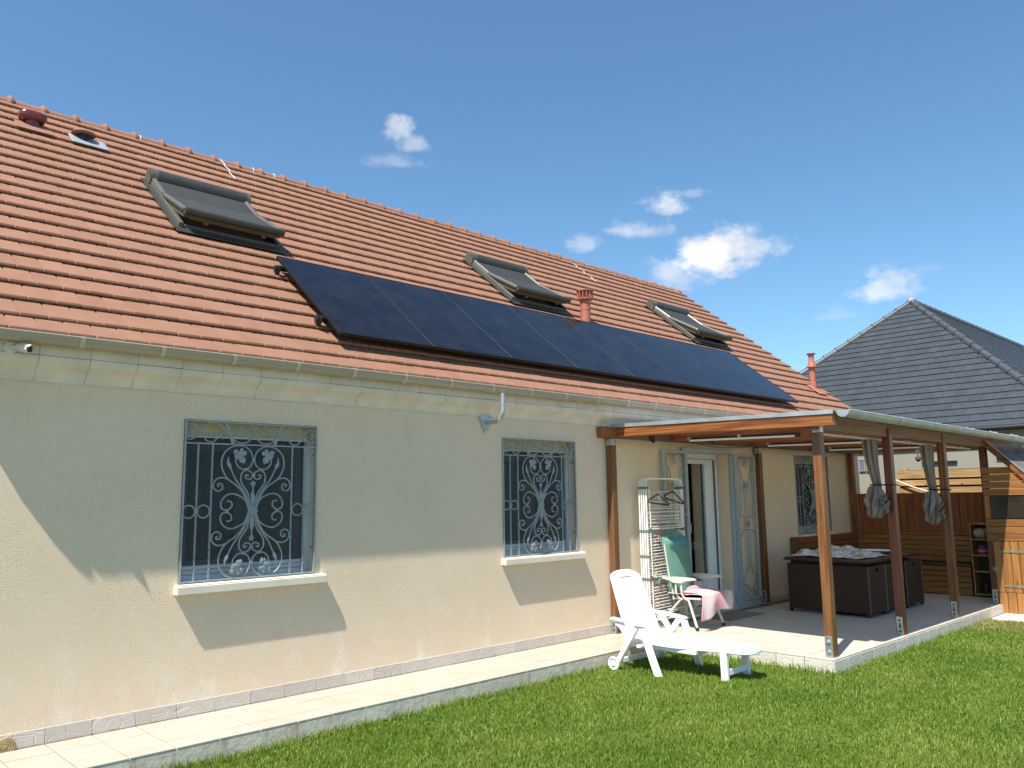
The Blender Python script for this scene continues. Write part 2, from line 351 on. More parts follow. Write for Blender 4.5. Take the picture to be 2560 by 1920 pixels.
M['rack'] = pmat('white_wire', (.80, .78, .74), .4, .04, 6)
M['joint'] = pmat('grey_green_joint', (.15, .20, .175), .5)
for k, c in dict(pink=(.75, .12, .25), blue=(.10, .35, .62), lime=(.50, .62, .12), red=(.45, .02, .05), cyan=(.03, .33, .55), white=(.75, .78, .76), rose=(.62, .25, .28)).items():
    M['peg_'+k] = pmat('peg_'+k, c, .4, .04)
M['slate'] = pmat('slate_grey_tile', (.038, .046, .055), .5, .12, 4, .15, 50, rand=.09)
M['slateridge'] = pmat('slate_hip_tile', (.060, .066, .075), .45, .15, 5, .1, 60)
M['nwall'] = pmat('white_render', (.27, .255, .21), .9, .05, 2, .3, 70)
M['ncream'] = pmat('beige_render', (.42, .35, .25), .9, .05, 2, .3, 70)
M['tube'] = pmat('white_tube_light', (.80, .79, .76), .3, .02)
M['rust'] = pmat('tan_disc', (.34, .25, .12), .6, .25, 20)
M['mat'] = pmat('shade_strip_brown', (.20, .18, .155), .95, .2, 30, .5, 200)  # tone of the shadow band on the terrace, put into a colour
M['hinge'] = pmat('zinc_hinge', (.30, .29, .20), .45, .2, 20, metal=.5)
M['pane'] = pmat('smoked_pane', (.030, .024, .018), .18, .3, 3)
M['solarroof'] = pmat('clear_corrugated', (.13, .115, .11), .22, .5, 5, spec=.35)
M['hat'] = pmat('purple_wool', (.20, .05, .14), .9, .3, 40)
M['jar'] = pmat('dark_jar', (.02, .025, .028), .15)
M['shoe'] = pmat('pale_shoe', (.42, .38, .33), .8, .15, 20)
M['vent'] = pmat('blue_grey_vent', (.12, .15, .22), .5)

# ------------------------------------------------------------------ helpers
def tag(o, label=None, cat=None, group=None, kind=None):
    if label: o['label'] = label
    if cat: o['category'] = cat
    if group: o['group'] = group
    if kind: o['kind'] = kind
    return o
def wloc(o):
    v = Vector((0, 0, 0))
    while o is not None: v += o.location; o = o.parent
    return v
def thing(name, label, cat, loc=(0, 0, 0), group=None):
    o = bpy.data.objects.new(name, None); COL.objects.link(o); o.location = loc; o.empty_display_size = .1
    return tag(o, label, cat, group)
def part_empty(name, parent, label=None):
    o = bpy.data.objects.new(name, None); COL.objects.link(o); o.parent = parent
    return tag(o, label)
def copy_tree(o, parent=None):
    c = o.copy(); COL.objects.link(c)
    if parent is not None: c.parent = parent
    for ch in list(o.children): copy_tree(ch, c)
    return c
def norm(v): return Vector(v).normalized()
class MB:
    def __init__(s): s.v = []; s.f = []
    def add(s, vs, fs):
        k = len(s.v); s.v += [tuple(p) for p in vs]; s.f += [tuple(i+k for i in f) for f in fs]; return s
    def box(s, x0, x1, y0, y1, z0, z1, fn=None):
        P = [(x0, y0, z0), (x1, y0, z0), (x1, y1, z0), (x0, y1, z0), (x0, y0, z1), (x1, y0, z1), (x1, y1, z1), (x0, y1, z1)]
        if fn: P = [fn(*p) for p in P]
        return s.add(P, [(3, 2, 1, 0), (4, 5, 6, 7), (0, 1, 5, 4), (1, 2, 6, 5), (2, 3, 7, 6), (3, 0, 4, 7)])
    def bar(s, a, b, w, h, up=(0, 0, 1)):
        a, b = Vector(a), Vector(b); d = (b-a).normalized(); sd = d.cross(Vector(up)).normalized(); u = sd.cross(d)
        P = [p + sd*i*w/2 + u*j*h/2 for p in (a, b) for i, j in ((-1, -1), (1, -1), (1, 1), (-1, 1))]
        return s.add(P, [(3, 2, 1, 0), (4, 5, 6, 7), (0, 1, 5, 4), (1, 2, 6, 5), (2, 3, 7, 6), (3, 0, 4, 7)])
    def tube(s, pts, r, n=6, closed=False, rs=None, flat=1.0):
        P = [Vector(p) for p in pts]; m = len(P); V = []
        ref = None
        for i in range(m):
            if closed: t = P[(i+1) % m] - P[i-1]
            else: t = P[min(i+1, m-1)] - P[max(i-1, 0)]
            if t.length < 1e-9: t = Vector((0, 0, 1))
            t.normalize()
            if ref is None:
                ref = t.orthogonal().normalized()
            ref = (ref - t*ref.dot(t))
            if ref.length < 1e-6: ref = t.orthogonal()
            ref.normalize(); b = t.cross(ref); rr = rs[i] if rs else r
            for k in range(n):
                a = 2*PI*(k+.5)/n; V.append(P[i] + (ref*math.cos(a) + b*math.sin(a)*flat)*rr)
        F = []
        for i in range(m if closed else m-1):
            j = (i+1) % m
            for k in range(n): F.append((i*n+k, i*n+(k+1) % n, j*n+(k+1) % n, j*n+k))
        if not closed: F += [tuple(range(n-1, -1, -1)), tuple((m-1)*n+k for k in range(n))]
        return s.add(V, F)
    def lathe(s, prof, o, n=16, axis=(0, 0, 1)):
        ax = norm(axis); a = ax.orthogonal().normalized(); b = ax.cross(a); o = Vector(o); V = []; F = []
        for r, h in prof:
            for k in range(n):
                t = 2*PI*k/n; V.append(o + ax*h + (a*math.cos(t) + b*math.sin(t))*r)
        m = len(prof)
        for i in range(m-1):
            for k in range(n): F.append((i*n+k, i*n+(k+1) % n, (i+1)*n+(k+1) % n, (i+1)*n+k))
        F += [tuple(range(n-1, -1, -1)), tuple((m-1)*n+k for k in range(n))]
        return s.add(V, F)
    def prism(s, poly, c0, c1, fn):
        n = len(poly); V = [fn(a, b, c0) for a, b in poly] + [fn(a, b, c1) for a, b in poly]
        F = [tuple(range(n-1, -1, -1)), tuple(range(n, 2*n))] + [(i, (i+1) % n, n+(i+1) % n, n+i) for i in range(n)]
        return s.add(V, F)
    def grid(s, fn, nu, nv, cu=False):
        V = [fn(i/(nu if cu else nu-1), j/(nv-1)) for j in range(nv) for i in range(nu)]; F = []
        for j in range(nv-1):
            for i in range(nu if cu else nu-1):
                i2 = (i+1) % nu; F.append((j*nu+i, j*nu+i2, (j+1)*nu+i2, (j+1)*nu+i))
        return s.add(V, F)
    def ball(s, o, r, sc=(1, 1, 1), n=8):
        m = n//2+1
        def fn(u, v):
            t = 2*PI*u; p = PI*(.02+.96*v); return (o[0]+r*sc[0]*math.sin(p)*math.cos(t), o[1]+r*sc[1]*math.sin(p)*math.sin(t), o[2]+r*sc[2]*math.cos(p))
        return s.grid(fn, n, m, True)
    def mesh(s, name, mat, smooth=False, bevel=0, off=None, seg=1):
        me = bpy.data.meshes.new(name); V = s.v
        if off is not None: V = [(p[0]-off[0], p[1]-off[1], p[2]-off[2]) for p in V]
        me.from_pydata(V, [], s.f)
        bm = bmesh.new(); bm.from_mesh(me)
        bmesh.ops.recalc_face_normals(bm, faces=bm.faces)
        if bevel:
            es = [e for e in bm.edges if len(e.link_faces) == 2 and e.calc_face_angle(0) > .6]
            bmesh.ops.bevel(bm, geom=es, offset=bevel, segments=seg, affect='EDGES', clamp_overlap=True)
        bm.to_mesh(me); bm.free()
        if smooth:
            me.polygons.foreach_set('use_smooth', [True]*len(me.polygons)); me.set_sharp_from_angle(angle=math.radians(38))
        me.materials.append(M[mat]); return me
    def build(s, name, mat, parent=None, smooth=False, bevel=0, label=None, kind=None, seg=1, local=False):
        off = None if (parent is None or local) else wloc(parent)
        o = bpy.data.objects.new(name, s.mesh(name, mat, smooth, bevel, off, seg)); COL.objects.link(o); o.parent = parent
        return tag(o, label, kind=kind)
def bez(pts, n=6):
    # smooth curve through points (Catmull-Rom)
    P = [Vector(p) for p in pts]; out = []
    for i in range(len(P)-1):
        a, b, c, d = P[max(i-1, 0)], P[i], P[i+1], P[min(i+2, len(P)-1)]
        for k in range(n):
            t = k/n; out.append(.5*((2*b)+(c-a)*t+(2*a-5*b+4*c-d)*t*t+(3*b-a-3*c+d)*t**3))
    out.append(P[-1]); return out

# ------------------------------------------------------------------ ground, lawn base
LZ = -.138
g = MB().box(-400, 400, -400, 400, LZ-.6, LZ-.012)
M['soil'] = None
def soil():
    m, t, b = newmat('lawn_soil'); v = _vec(t, (1, 1, 1), 'World')
    c = _ramp(t, _noise(t, v, 1.1, 6, .6), [(.3, (.045, .10, .012)), (.7, (.10, .16, .028))])
    t.links.new(c, b.inputs['Base Color']); b.inputs['Roughness'].default_value = .95
    _bump(t, b, _noise(t, v, 50, 4), .8, .02); return m
M['soil'] = soil()
M['dry'] = pmat('pale_bounce_ground', (.30, .265, .20), .95, .2, 3, .5, 40)  # unseen ground beyond the lawn, coloured pale to bounce warm light onto the wall
tag(g.build('ground', 'dry'), kind='structure')  # 'dry' is the pale bounce colour that throws warm light onto the wall
tag(MB().box(-6, 26, -7.0, -.7, LZ-.3, LZ-.008).build('lawn_soil', 'soil'), kind='structure')

# ------------------------------------------------------------------ walkway and terrace
wk = MB().box(1.0, 7.925, -.755, -.002, LZ-.3, -.012).build('walkway', 'curb'); tag(wk, kind='structure')
def tile_mesh(w, d, mat, h=.012, bev=.002):
    return MB().box(0, w, 0, d, -h, 0).mesh('paving_tile', mat, bevel=bev)
GAP = .0065
xs = [1.118 + .2975*i for i in range(-1, 24)]
rows = [(-.760, -.5622), (-.5622, -.2622), (-.2622, -.012)]
tm = {}
for a, b in rows:
    for i in range(len(xs)-1):
        x0, x1 = max(xs[i], 1.0), min(xs[i+1], 7.925)
        if x1-x0 < .02: continue
        key = (round(x1-x0, 3), round(b-a, 3))
        if key not in tm: tm[key] = tile_mesh(key[0]-GAP, key[1]-GAP, 'paving')
        o = bpy.data.objects.new('paving_tile', tm[key]); COL.objects.link(o); o.parent = wk
        o.location = (x0+GAP/2, a+GAP/2, random.uniform(-.0008, .0008)); o.rotation_euler = (random.gauss(0, .0012), random.gauss(0, .0012), 0)
TX0, TY0 = 7.945, -2.640
tr = MB().box(TX0+.006, 15.0, TY0+.006, -.002, LZ-.3, -.012).build('terrace', 'grout'); tag(tr, kind='structure')
P_ = .3070
n1, n2 = 18, 9
tmt = tile_mesh(P_-GAP, P_-GAP, 'paving2')
for i in range(n1+5):
    for j in range(n2):
        x0 = TX0+i*P_; y0 = TY0+.0+j*P_
        if y0+P_ > -.005 or x0 > 14.6: continue
        o = bpy.data.objects.new('paving_tile', tmt); COL.objects.link(o); o.parent = tr
        o.location = (x0+GAP/2, y0+GAP/2, random.uniform(-.0006, .0006)); o.rotation_euler = (random.gauss(0, .0008), random.gauss(0, .0008), 0)
pl = MB().box(0, P_-GAP, 0, .009, -.24, -.0155).mesh('edge_tile', 'plinth', bevel=.0015)
pl2 = MB().box(0, .009, 0, P_-GAP, -.24, -.0155).mesh('edge_tile', 'plinth', bevel=.0015)
for i in range(18):
    x0 = TX0+i*P_
    if x0 > 13.2: break
    o = bpy.data.objects.new('edge_tile', pl); COL.objects.link(o); o.parent = tr; o.location = (x0+GAP/2, TY0-.0035, 0)
for j in range(6):
    o = bpy.data.objects.new('edge_tile', pl2); COL.objects.link(o); o.parent = tr; o.location = (TX0-.0035, TY0+j*P_+.006, 0)
sl = MB().prism([(12.72, -2.66), (12.76, -3.05), (13.4, -3.02), (14.8, -2.95), (14.8, -2.66)], LZ-.2, LZ+.02, lambda a, b, c: (a, b, c)).build('path', 'slab', bevel=.006); tag(sl, kind='structure')

# ------------------------------------------------------------------ HOUSE
HX0, HX1 = 1.06, 15.02
house = thing('house', 'cream rendered bungalow with red tiled roof and iron window grilles', 'house', (8.0, 0, 0))
OPEN = [(2.572, 3.757, .985, 2.267), (6.012, 7.190, .985, 2.262), (9.455, 10.545, 0.0, 2.215), (12.560, 13.745, .960, 2.250)]
wallb = MB()
xc = [HX0] + sorted([v for o in OPEN for v in o[:2]]) + [HX1]
for i in range(len(xc)-1):
    a, b = xc[i], xc[i+1]
    op = [o for o in OPEN if abs(o[0]-a) < 1e-6]
    if op:
        o = op[0]
        if o[2] > 0: wallb.box(a, b, 0, .30, -.3, o[2])
        wallb.box(a, b, 0, .30, o[3], 2.60)
    else: wallb.box(a, b, 0, .30, -.3, 2.60)
wallb.box(HX0, HX0+.3, .30, 8.4, -.3, 2.6); wallb.box(HX1-.3, HX1, .30, 8.4, -.3, 2.6); wallb.box(HX0, HX1, 8.4, 8.7, -.3, 2.6)
# gable triangles
PT = math.radians(39); CT, ST = math.cos(PT), math.sin(PT)
def RP(x, s, n=0.0): return Vector((x, -.2+s*CT-n*ST, 2.80+s*ST+n*CT))
for gx in (HX0, HX1-.3):
    wallb.prism([(0, 2.6), (8.7, 2.6), (4.35, 6.2)], gx, gx+.3, lambda a, b, c: (c, a, b))
wallb.build('wall', 'render', house)
# rooms behind the openings
for (a, b, z0, z1) in OPEN:
    rb = MB(); d0, d1 = .30, 2.2; e = .25
    rb.box(a-e, b+e, d1, d1+.05, z0-.3, z1+.3); rb.box(a-e-.05, a-e, d0, d1, z0-.3, z1+.3); rb.box(b+e, b+e+.05, d0, d1, z0-.3, z1+.3)
    rb.box(a-e, b+e, d0, d1, z1+.3, z1+.35); rb.box(a-e, b+e, d0, d1, z0-.35, z0-.3); rb.build('room_wall', 'room', house)

# cornice pieces
prof = [(.0, 2.473), (-.016, 2.473), (-.016, 2.492), (-.026, 2.503), (-.036, 2.525), (-.052, 2.548), (-.075, 2.566), (-.100, 2.580), (-.118, 2.598), (-.128, 2.620), (-.130, 2.640), (.0, 2.640)]
cw = .3305
cm = MB().prism(prof, .0014, cw-.0014, lambda a, b, c: (c, a, b)).mesh('cornice_block', 'cornice', smooth=True)
cm2 = MB().prism([(0, 2.6435), (-.131, 2.6435), (-.131, 2.742), (0, 2.742)], .0012, cw-.0012, lambda a, b, c: (c, a, b)).mesh('fascia_block', 'cornice', bevel=.0012)
k = 0; x = 1.06 + .10
cxs = []
x = 1.493 - cw*1
MB().prism([(0, 2.40), (-.08, 2.405), (-.128, 2.42), (-.19, 2.51), (-.235, 2.60), (-.26, 2.68), (-.26, 2.775), (0, 2.79)], 1.04, 1.065, lambda a, b, c: (c, a, b)).build('cornice_end', 'cornice', house); MB().box(1.0655, x-.001, -.129, 0, 2.474, 2.742).build('cornice_end', 'cornice', house)
while x < 15.0:
    for me, nm in ((cm, 'cornice_block'), (cm2, 'fascia_block')):
        o = bpy.data.objects.new(nm, me); COL.objects.link(o); o.parent = house; o.location = Vector((x, random.uniform(-.0012, .0012), random.uniform(-.001, .001))) - wloc(house)
    x += cw

# skirting tiles along the wall base
skw = .2968
skm = MB().box(0, skw-.003, -.010, 0, .004, .107).mesh('skirting_tile', 'skirt', bevel=.002)
skm2 = MB().box(0, skw-.003, -.010, 0, .002, .082).mesh('skirting_tile', 'skirt', bevel=.002)
x = 1.714 - 2*skw
while x < 14.5:
    low = x > 7.85
    if not (x+skw > 9.455 and x < 10.545):
        o = bpy.data.objects.new('skirting_tile', skm2 if low else skm); COL.objects.link(o); o.parent = house
        o.location = Vector((x, random.uniform(-.001, 0), 0)) - wloc(house)
    x += skw
MB().box(9.455, 10.545, -.012, .30, -.02, .078).build('door_step', 'skirt', house, bevel=.003)

# roof
roof = MB()
SE = 5.60
roof.add([RP(1.07, -.02, -.035), RP(15.72, -.02, -.035), RP(15.72, SE, -.035), RP(1.07, SE, -.035)], [(0, 1, 2, 3)])
yr, zr = RP(0, SE)[1], RP(0, SE)[2]
roof.add([RP(1.07, SE, -.037), RP(15.72, SE, -.037), (15.72, 2*yr+.3, 2.55), (1.07, 2*yr+.3, 2.55)], [(0, 1, 2, 3)])
roof.add([RP(1.07, .06, -.085), RP(15.72, .06, -.085), RP(15.72, SE, -.12), RP(1.07, SE, -.12)], [(3, 2, 1, 0)])
roof.add([RP(15.72, -.02, -.035), RP(15.72, SE, -.035), RP(15.72, SE, -.12), RP(15.72, .06, -.085)], [(0, 1, 2, 3)])
roof.add([RP(1.07, -.02, -.035), RP(1.07, SE, -.035), RP(1.07, SE, -.12), RP(1.07, .06, -.085)], [(3, 2, 1, 0)])
roof.add([RP(1.07, -.02, -.035), RP(15.72, -.02, -.035), RP(15.72, .06, -.085), RP(1.07, .06, -.085)], [(3, 2, 1, 0)])
roofo = roof.build('roof', 'underlay', house)
TW, TS = .1829, .2615
def roof_tile(V, F, ox, oy, oz, fn, w=TW):
    # cross section along the slope: back, crown of the nose, nose chamfer, nose foot
    S = [(.300, -.012), (.022, .0265), (.009, .025), (.0, .015), (.003, 0.0)]
    U = [(.0022, -.012), (.0062, -.011), (.0120, 0.0), (w-.0022, 0.0)]
    k = len(V)
    for (s, n) in S:
        for (u, dn) in U:
            V.append(fn(ox+u, oy+s, oz+n+(dn if n > 0 or s > .2 else 0)))
    nu = len(U)
    for j in range(len(S)-1):
        for i in range(nu-1): F.append((k+j*nu+i, k+(j+1)*nu+i, k+(j+1)*nu+i+1, k+j*nu+i+1))
    b = len(V)                      # sides and underside
    for (s, n) in ((.300, -.022), (.02, -.003)):
        for u in (.0022, w-.0022): V.append(fn(ox+u, oy+s, oz+n))
    F += [(k, b, b+2, k+16, k+12, k+8, k+4), (k+3, k+7, k+11, k+15, k+19, b+3, b+1), (k+16, b+2, b+3, k+19)]
    for u in (.05, .137):           # ribs under the nose
        c = len(V)
        for (du, s, n) in ((-.011, .0, .001), (.011, .0, .001), (0, -.001, -.0085), (0, .03, .0)): V.append(fn(ox+u+du, oy+s, oz+n))
        F += [(c, c+2, c+1), (c, c+3, c+2), (c+1, c+2, c+3)]
def in_window(x, s):
    for wx in (3.135, 7.905, 12.505):
        if wx-.02 < x < wx+1.17 and 2.42 < s < 3.86: return True
    return False
slots = []
XL_, XR_ = 1.075, 15.74
for r in range(23):
    s0 = -.0915 + TS*r if r > 0 else -.04
    if s0 > SE-.05: break
    ph = .079 if r % 2 else .079+TW/2
    x = ph + TW*math.floor((XL_-ph)/TW)
    while x < XR_-.02:
        a, w = x, TW
        if a < XL_: w -= XL_-a; a = XL_
        if a+w > XR_: w = XR_-a
        if w > .05 and not in_window(a+w/2, s0+.1): slots.append((a, s0, w))
        x += TW
full = []
for q in slots:
    p = project(RP(q[0]+.09, q[1]+.1, .02))
    vis = p is not None and -40 < p[0] < 2600 and 0 < p[1] < 1100
    hid = 4.15 < q[0] < 13.0 and .5 < q[1] < 2.0
    full.append((p[2] if (vis and not hid and abs(q[2]-TW) < 1e-6) else 1e9, q))
full.sort(key=lambda t: t[0])
V, F = [], []; roof_tile(V, F, 0, 0, 0, lambda x, s, n: (x, s, n)); mbt = MB(); mbt.v, mbt.f = V, F
tme = mbt.mesh('roof_tile', 'tile')
for d, (x, s, w) in full[:300]:
    o = bpy.data.objects.new('roof_tile', tme); COL.objects.link(o); o.parent = roofo
    o.location = RP(x + random.gauss(0, .0006), s + random.gauss(0, .0012), random.gauss(0, .0008)) - wloc(roofo); o.rotation_euler = (PT + random.gauss(0, .003), random.gauss(0, .004), random.gauss(0, .002))
V, F = [], []
for d, (x, s, w) in full[300:]:
    roof_tile(V, F, x + random.gauss(0, .0006), s + random.gauss(0, .0012), random.gauss(0, .0008), lambda a, b, c: RP(a, b, c), w)
mbt = MB(); mbt.v, mbt.f = [tuple(v) for v in V], F
mbt.build('roof_tiles', 'tile', roofo, kind='stuff')
# ridge tiles with a raised collar
rm = MB()
def half(r0, r1, x0, x1, n=9):
    rm.grid(lambda u, v: (x0+(x1-x0)*v, math.cos(PI*(-.12+1.24*u))*(r0+(r1-r0)*v), math.sin(PI*(-.12+1.24*u))*(r0+(r1-r0)*v)), n, 2)
half(.082, .078, 0, .295); half(.082, .108, .286, .295); half(.108, .116, .295, .318); half(.116, .108, .318, .350); half(.108, .07, .350, .354)
rme = rm.mesh('ridge_tile', 'ridge', smooth=True)
RY, RZ = 4.17, 6.283
x = 2.035 - .03 - .352*2
while x < 15.45:
    o = bpy.data.objects.new('ridge_tile', rme); COL.objects.link(o); o.parent = roofo
    o.location = Vector((x-.30, RY, RZ+random.gauss(0, .003))) - wloc(roofo); o.rotation_euler = (0, random.gauss(0, .006), random.gauss(0, .006)); x += .3505
MB().ball((15.60, RY, RZ-.01), .112, (1.25, 1, 1), 12).build('ridge_end', 'ridge', roofo, smooth=True)
# white sealant lines stepping down the courses
def seal(pts):
    mb = MB()
    for a, b in zip(pts[:-1], pts[1:]): mb.bar(RP(a[0], a[1], .034), RP(b[0], b[1], .034), .010, .006, RP(0, 0, 1)-RP(0, 0, 0))
    mb.build('sealant_line', 'sealant', roofo)
seal([(4.571, 5.60), (4.583, 5.44), (4.552, 5.36), (4.576, 5.19), (4.534, 5.09), (4.537, 4.855)])
seal([(11.71, 5.42), (11.765, 5.313), (11.671, 5.187), (11.761, 5.053), (11.632, 4.899), (11.757, 4.797), (11.654, 4.674), (11.684, 4.576)])
for xx, a in ((5.05, .16), (5.38, .05), (3.49, .12)):
    mb = MB(); mb.tube([(xx + a*.1*math.sin(t), RY+.087*math.cos(t), RZ+.087*math.sin(t)) for t in [PI*(.5+i*.09) for i in range(7)]], .004, 5); mb.build('sealant_line', 'sealant', roofo)

# gutter
gt = part_empty('gutter', house)
gb = MB(); GY, GZ, GR = -.203, 2.768, .062
def garc(x0, x1, r, n=13): gb.grid(lambda u, v: (x0+(x1-x0)*v, GY+r*math.cos(PI*(1+u)), GZ+r*math.sin(PI*(1+u))), n, 2)
garc(1.07, 15.72, GR); garc(1.07, 15.72, GR-.0035)
gb.tube([(1.07, GY-GR, GZ+.002), (15.72, GY-GR, GZ+.002)], .0075, 8)
gb.prism([(GY+GR*math.cos(PI*(1+i/12)), GZ+GR*math.sin(PI*(1+i/12))) for i in range(13)], 1.068, 1.072, lambda a, b, c: (c, a, b))
gb.build('channel', 'gutter', gt, smooth=True)
bb = MB()
bb.grid(lambda u, v: (-.015+.030*v, GY+(GR+.0055)*math.cos(PI*(.97+1.0*u)), GZ+(GR+.0055)*math.sin(PI*(.97+1.0*u))), 12, 2)
bb.grid(lambda u, v: (-.015+.030*(1-v), GY+(GR-.002)*math.cos(PI*(.97+1.0*u)), GZ+(GR-.002)*math.sin(PI*(.97+1.0*u))), 12, 2)
for sx in (-.015, .015): bb.grid(lambda u, v: (sx, GY+(GR-.002+.0075*v)*math.cos(PI*(.97+1.0*u)), GZ+(GR-.002+.0075*v)*math.sin(PI*(.97+1.0*u))), 12, 2)
bb.box(-.016, .016, GY-GR-.0085, GY-GR+.012, GZ-.004, GZ+.011)
bme = bb.mesh('bracket', 'gutterclip', smooth=True)
bx = 1.729 - .562
while bx < 15.6:
    o = bpy.data.objects.new('bracket', bme); COL.objects.link(o); o.parent = gt; o.location = Vector((bx, 0, 0)) - wloc(gt); bx += .5625
for jx in (2.90, 7.0, 11.0):
    sj = MB(); sj.grid(lambda u, v: (jx-.03+.06*v, GY+(GR+.003)*math.cos(PI*(1+u)), GZ+(GR+.003)*math.sin(PI*(1+u))), 12, 2); sj.build('joint_sleeve', 'gutter', gt, smooth=True)

# windows of the house
def house_window(a, b, z0, z1, sill=True):
    w = part_empty('window', house)
    MB().box(a+.001, b-.001, .10, .24, z1-.125, z1-.001).build('shutter_box', 'shutterbox', w, bevel=.004)
    MB().box(a+.001, b-.001, .095, .099, z1-.085, z1-.080).box(a+.001, b-.001, .088, .0995, z1-.135, z1-.122).build('box_trim', 'cream', w)
    fr = MB()
    y0, y1 = .15, .235; zt = z1-.127
    fr.box(a+.001, a+.055, y0, y1, z0+.04, zt).box(b-.055, b-.001, y0, y1, z0+.04, zt).box(a+.056, b-.056, y0, y1, z0+.04, z0+.10).box(a+.056, b-.056, y0, y1, zt-.05, zt)
    fr.box(a+.001, b-.001, .128, .1495, z0+.002, z0+.052).box(a+.051, b-.051, .134, .1495, z0+.058, z0+.088).box(a+.051, b-.051, .138, .1495, z0+.094, z0+.124)
    fr.build('frame', 'bluepvc', w, bevel=.004)
    sh = MB(); sh.box(a+.06, a+.115, .165, .22, z0+.105, zt-.055).box(b-.115, b-.06, .165, .22, z0+.105, zt-.055).box(a+.116, b-.116, .165, .22, z0+.105, z0+.165).box(a+.116, b-.116, .165, .22, zt-.11, zt-.055)
    xm = (a+b)/2; sh.box(xm-.065, xm+.065, .163, .222, z0+.166, zt-.111)
    sh.build('sash', 'bluepvc', w, bevel=.004)
    for q0, q1 in ((a+.116, xm-.066), (xm+.066, b-.116)):
        MB().box(q0, q1, .19, .196, z0+.166, zt-.111).build('pane', 'glass', w)
    gr = MB().box(b-.048, b-.001, .105, .135, z0+.01, z1-.13)
    for k in range(40): gr.box(b-.030, b-.018, .1035, .1055, z0+.03+k*.028, z0+.042+k*.028)
    gr.build('shutter_guide', 'bluepvc', w); MB().box(a+.001, a+.048, .105, .135, z0+.01, z1-.13).build('shutter_guide', 'bluepvc', w)
    MB().box(a+.0505, b-.0505, .1415, .1435, z0+.127, zt).build('insect_screen', 'screen', w)
    if sill:
        s = MB().prism([(-.072, z0-.078), (-.072, z0-.012), (-.060, z0-.001), (.10, z0+.002), (.10, z0-.060), (.0, z0-.078)], a-.028, b+.085, lambda p, q, c: (c, p, q)); s.build('sill', 'sillm', w, bevel=.006, seg=2)
    return w
M['sillm'] = pmat('pale_sill_stone', (.70, .635, .52), .7, .06, 5, .1, 80)
for i in (0, 1, 3): house_window(*OPEN[i])
# french door
dr = part_empty('door', house)
a, b, z0, z1 = OPEN[2]
f_ = MB().box(a+.001, a+.09, .19, .26, .08, z1-.002).box(b-.09, b-.001, .19, .26, .08, z1-.002).box(a+.091, b-.091, .19, .26, z1-.08, z1-.002); f_.build('frame', 'pvc', dr, bevel=.004)
s_ = MB().box(a+.095, a+.34, .20, .25, .09, z1-.085).box(b-.30, b-.095, .20, .25, .09, z1-.085).box(a+.341, b-.301, .20, .25, z1-.15, z1-.085).box(a+.341, b-.301, .20, .25, .09, .42); s_.build('leaf', 'pvc', dr, bevel=.006)
MB().box(a+.341, b-.301, .225, .231, .42, z1-.15).build('pane', 'glass_clear', dr)
cu = MB(); cu.grid(lambda u, v: (10.02+.22*u+.01*math.sin(3*v+u*9), .285+.018*math.sin(u*26)+.006*math.sin(v*5), .12+2.0*v), 40, 8); cu.build('curtain', 'curtain_in', dr, smooth=True)
MB().box(b-.0955, b-.0905, .17, .199, .1, z1-.09).build('seal', 'net', dr)

